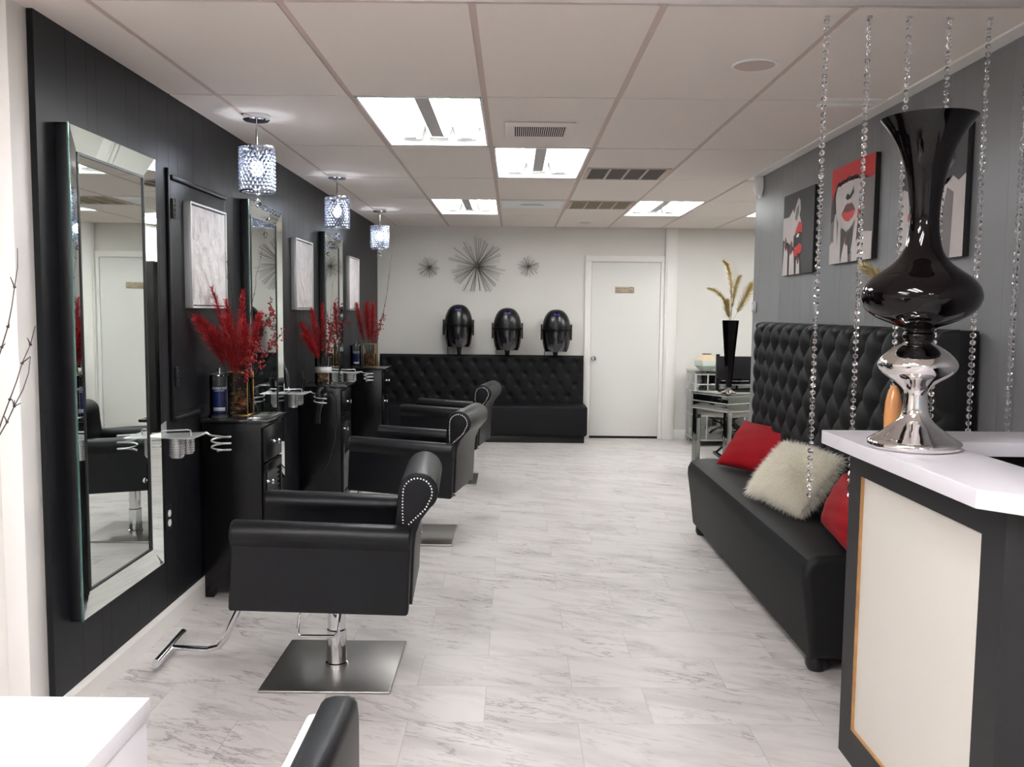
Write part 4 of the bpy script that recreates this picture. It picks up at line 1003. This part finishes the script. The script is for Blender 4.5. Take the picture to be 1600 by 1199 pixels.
# ================================================================== CRYSTAL CHAINS
cb = MB(); t_ = bmesh.new()
cb.lathe([(.001, .0072), (.0060, .0070), (.0104, .0), (.0060, -.0070), (.001, -.0072)], n=8, T=M.Rotation(R(90), 4, 'X'))
cbo = cb.build('crystal', K['crystal'], ang=None); crystal_me = cbo.data; bpy.data.objects.remove(cbo)
NAMES = ['leftmost crystal bead strand, hanging past the fur cushion', 'crystal bead strand just left of the counter corner', 'crystal bead strand passing left of the black vase neck', 'crystal bead strand passing right of the black vase neck',
         'crystal bead strand right of the black vase, clear of it', 'rightmost crystal bead strand at the edge of the picture']
for k, (xt, zb) in enumerate(((1.012, .838), (1.150, .848), (1.280, 1.02), (1.412, 1.02), (1.542, 1.02), (1.672, 1.02))):
    rg = random.Random(300 + k)
    t = thing('crystal_strand', NAMES[k], 'bead strand', (xt, 2.942, CEIL - .0075), 0, 'crystal strands over the counter')
    n = int((CEIL - .01 - zb) / .0248)
    f = MB(); f.tube([(0, 0, 0), (0, 0, -(n) * .0248)], .0006, 5); f.build('wire', K['silver'], t)
    f = MB(); f.box((-.008, -.008, -.004), (.008, .008, .003), .001); f.build('ceiling_hook', K['silver'], t)
    ph = rg.uniform(0, 6)
    for q in range(n):
        a = 1.0 * sin(q * .11 + ph) + rg.gauss(0, .15)
        link_copy(crystal_me, 'crystal', t, (0, 0, -.016 - q * .0248), (rg.gauss(0, .06), 0, a))

# ================================================================== BACK RIGHT CORNER
# corner console with mirrored faces
cs = thing('mirrored_console', 'mirrored console table under the tall black vase', 'table', (1.905, 7.70, 0), R(31)); W, D, H = .80, .45, .755
f = MB(); f.box((-.012, -.012, H - .012), (W + .012, D + .012, H), .003); f.build('top', K['antique'], cs)
f = MB(); f.box((0, 0, H - .155), (W, D, H - .012), .003); ap = f.build('apron', K['antique'], cs)
f = MB()
for z in (H - .155, H - .085, H - .018): f.box((-.004, -.004, z - .005), (W + .004, D + .004, z + .005), .001)
f.build('silver_trim', K['silver'], ap)
f = MB(); f.box((W * .3, -.016, H - .11), (W * .7, -.006, H - .10), .003); f.build('handle', K['chrome'], ap)
for x in (0, W - .055):
    for y in (0, D - .055):
        f = MB(); f.box((x, y, 0), (x + .055, y + .055, H - .155), .004); f.build('leg', K['antique'], cs)
f = MB(); f.box((.055, .01, H - .21), (W - .055, .03, H - .155), .003); f.box((.01, .055, H - .21), (.03, D - .055, H - .155), .003); f.build('lower_rail', K['steel'], cs)
# tall vase with gold plumes
tv = thing('tall_vase', 'tall tapering black vase on the mirrored console', 'vase', (1.945, 7.86, H + .001))
f = MB()
rg8 = []
for r_, z in ((.020, .05), (.026, .07), (.075, .655), (.07, .655), (.022, .09)):
    rg8.append([(r_ * (1.0 if k % 2 == 0 else .86) * cos(2 * pi * k / 12), r_ * (1.0 if k % 2 == 0 else .86) * sin(2 * pi * k / 12), z) for k in range(12)])
f.rings(rg8); f.build('body', K['black_glass'], tv, ang=20)
f = MB(); f.lathe([(.001, 0), (.068, 0), (.070, .010), (.04, .022), (.022, .034), (.024, .045), (.019, .052), (.001, .052)], n=12); f.build('crystal_foot', K['plate_chrome'], tv, ang=20)
c = V((1.945, 7.86, H + .62)); gg = 'gold plumes in the tall black vase'
for k, (tp, bd, wd, lb) in enumerate((((1.875, 7.86, 1.93), (.05, 0, .22), .045, 'tall curling gold plume in the tall black vase'), ((2.015, 7.86, 1.80), (-.02, 0, .12), .042, 'straight gold plume in the middle of the tall black vase'),
        ((2.125, 7.86, 1.73), (.03, 0, .05), .070, 'broad gold plume leaning right in the tall black vase'), ((1.74, 7.86, 1.69), (.06, 0, .14), .035, 'gold plume bending left in the tall black vase'), ((1.90, 7.84, 1.58), (-.02, 0, .03), .055, 'short gold plume at the rim of the tall black vase'))):
    plume(c, tp, bd, lb, gg, K['gold_leaf'], wd, 220 + k, 22, .3, 'gold_plume', 'dried flower', True)
# mirrored chest against the back wall
ch = thing('mirrored_chest', 'mirrored chest of drawers against the back wall', 'chest', (2.02, 9.62, 0)); W, D, H = .80, .50, .835
f = MB(); f.box((0, 0, .06), (W, D, H - .02), .003); bd = f.build('body', K['antique'], ch)
f = MB(); f.box((-.015, -.015, H - .022), (W + .015, D, H), .003); f.build('top', K['antique'], ch)
f = MB()
for z in (.07, .34, .60, .69, H - .035): f.box((-.006, -.006, z - .007), (W + .006, .02, z + .007), .002); f.box((-.006, 0, z - .007), (.01, D, z + .007), .002)
for x in (0, .13, W): f.box((x - .007, -.006, .06), (x + .007, .01, H - .02), .002)
for y in (.012, D - .012): f.box((-.006, y - .01, .0), (.01, y + .01, H - .02), .002)
f.build('silver_trim', K['silver'], ch)
for x in (.02, W - .05):
    for y in (.01, D - .05): f = MB(); f.box((x, y, 0), (x + .035, y + .035, .062), .003); f.build('foot', K['silver'], ch)
for z0_, z1_ in ((.08, .33), (.35, .59), (.70, .79)):
    f = MB(); f.box((.142, -.012, z0_), (W - .012, .004, z1_), .003); dr = f.build('drawer', K['antique'] if z1_ < .6 else K['black_glass'], ch)
    zc = (z0_ + z1_) / 2; f = MB(); f.tube([(.27, -.012, zc), (.27, -.035, zc - .008), (.42, -.04, zc - .012), (.57, -.035, zc - .008), (.57, -.012, zc)], .005, 8); f.build('handle', K['chrome'], dr)
hv = thing('hexagonal_vase', 'frosted hexagonal vase with beige shoulders on the mirrored chest', 'vase', (2.165, 9.78, H + .001))
f = MB(); f.lathe([(.001, 0), (.075, 0), (.135, .055), (.135, .115)], n=6, caps=False); f.build('frosted_body', K['frosted'], hv, ang=20)
f = MB(); f.lathe([(.135, .115), (.055, .178), (.05, .178), (.12, .115)], n=6, caps=False); f.build('beige_shoulder', K['shoulder'], hv, ang=20)
f = MB(); f.lathe([(.055, .176), (.055, .186), (.045, .186), (.045, .17)], n=6, caps=False); f.build('collar', K['ink'], hv, ang=20)
# director's chair
dc = thing('directors_chair', 'black folding director chair behind the mirrored console', 'chair', (2.13, 9.10, 0)); W = .50
for x in (0, W):
    f = MB(); f.box((x - .017, -.02, .46), (x + .017, .02, 1.05), .004); f.build('back_post', K['black_lacquer'], dc)
    f = MB(); f.box((x - .025, -.44, .655), (x + .025, .02, .68), .006); f.build('armrest', K['black_lacquer'], dc)
    f = MB(); f.box((x - .015, -.42, .44), (x + .015, -.385, .66), .004); f.build('arm_post', K['black_lacquer'], dc)
    f = MB(); f.box((x - .018, -.44, .0), (x + .018, .03, .03), .004); f.build('foot_rail', K['black_lacquer'], dc)
f = MB(); f.box((-.01, -.028, .80), (W + .01, -.020, 1.03), .003); f.build('back_canvas', K['black_frame'], dc)
f = MB(); f.box((-.01, -.43, .455), (W + .01, .0, .475), .006); f.build('seat', K['black_frame'], dc)
for y in (-.41, -.02):
    for s in (0, 1):
        f = MB(); f.tube([(W * s, y + .012 * s, .02), (W * (1 - s), y + .012 * s, .455)], .013, 8); f.build('cross_leg', K['black_lacquer'], dc)
# stool base behind the console
st = thing('round_stool', 'chrome footed round stool beside the mirrored chest', 'stool', (2.50, 9.345, 0))
f = MB(); f.lathe([(.001, 0), (.17, 0), (.17, .012), (.05, .03), (.02, .04), (.02, .42), (.001, .42)], n=32); f.build('base', K['chrome'], st)
f = MB(); f.lathe([(.001, .42), (.16, .42), (.175, .44), (.175, .48), (.15, .50), (.001, .505)], n=32); f.build('seat', K['leather'], st)
# black shelf unit on the far right wall, seen in the mirror
su = thing('shelf_unit', 'black shelf unit seen only in the nearest mirror', 'shelf', (RR - .32, 8.4, 0))
f = MB(); f.box((0, 0, 0), (.31, .03, 2.0)); f.box((0, .97, 0), (.31, 1.0, 2.0)); f.box((.29, 0, 0), (.31, 1.0, 2.0)); f.build('case', K['black_lacquer'], su)
for z in (.05, .45, .85, 1.22, 1.6, 1.97):
    f = MB(); f.box((0, .03, z), (.29, .97, z + .025), .002); f.build('shelf', K['black_lacquer'], su)
sb = thing('spray_bottle', 'clear spray bottle on the black shelf seen in the mirror', 'bottle', (RR - .2, 9.05, 1.246))
f = MB(); f.lathe([(.001, 0), (.04, 0), (.042, .02), (.042, .13), (.015, .17), (.015, .19), (.001, .19)], n=24); f.build('body', K['frosted'], sb)
f = MB(); f.box((-.03, -.01, .19), (.02, .01, .22), .003); f.build('trigger_head', K['enamel'], sb)

# ================================================================== FOREGROUND
mt = thing('manicure_table', 'white laminate table at the bottom left corner', 'table', (-.668, 1.573, 0))
f = MB(); f.box((-.90, -.52, .715), (0, 0, .75), .002); f.build('top', K['laminate'], mt)
for x in (-.895, -.035): f = MB(); f.box((x, -.515, 0), (x + .030, -.005, .715), .002); f.build('side_panel', K['laminate'], mt)
f = MB(); f.box((-.865, -.05, .30), (-.035, -.03, .715), .002); f.build('modesty_panel', K['laminate'], mt)
cvs = thing('bottle_vase', 'white bottle vase holding twigs on the manicure table', 'vase', (-1.05, 1.42, .751))
f = MB(); f.lathe(smooth([(.001, 0), (.05, 0), (.07, .05), (.06, .12), (.025, .19), (.02, .26), (.026, .28)], 4) + [(.022, .278), (.016, .25), (.001, .2)], n=32, caps=False); f.build('body', K['ceramic'], cvs, ang=80)
for k, (tp, bd) in enumerate((((-.899, 1.60, 1.577), (.07, .05, .02)), ((-.875, 1.60, 1.437), (.03, .05, -.05)), ((-.935, 1.58, 1.50), (.0, .04, .05)), ((-.893, 1.62, 1.38), (.02, .05, -.05)))):
    twig((-1.05 + .004 * k, 1.42, .98), tp, bd, 'bare budding twig reaching in at the left edge of the picture', 'twigs at the left edge', 400 + k, .0024, 'twig', 8)
# client chair seen edge-on
cc = thing('client_chair', 'black and white padded chair back at the bottom edge of the picture', 'chair', (-.50, 1.22, 0))
pr = [(-.285, .36), (-.285, .60), (-.28, .72), (-.262, .765), (-.23, .792), (.245, .792), (.275, .780), (.288, .745), (.290, .60), (.287, .36)]
f = MB(); f.prism([(y, z + .012) for y, z in pr], 'x', .172, .235, .020); f.build('outer_back', K['leather'], cc)
f = MB(); f.prism([(y * .93, z - (.0 if z < .5 else .012)) for y, z in pr], 'x', .152, .176, .010); f.build('inner_pad', K['white_leather'], cc)
f = MB(); f.box((-.145, -.27, .40), (.18, .27, .50), .03, 3); f.build('seat', K['white_leather'], cc)
f = MB(); f.lathe([(.001, 0), (.15, 0), (.15, .012), (.04, .03), (.03, .04), (.03, .40), (.001, .40)], n=32); f.build('pedestal', K['chrome'], cc)
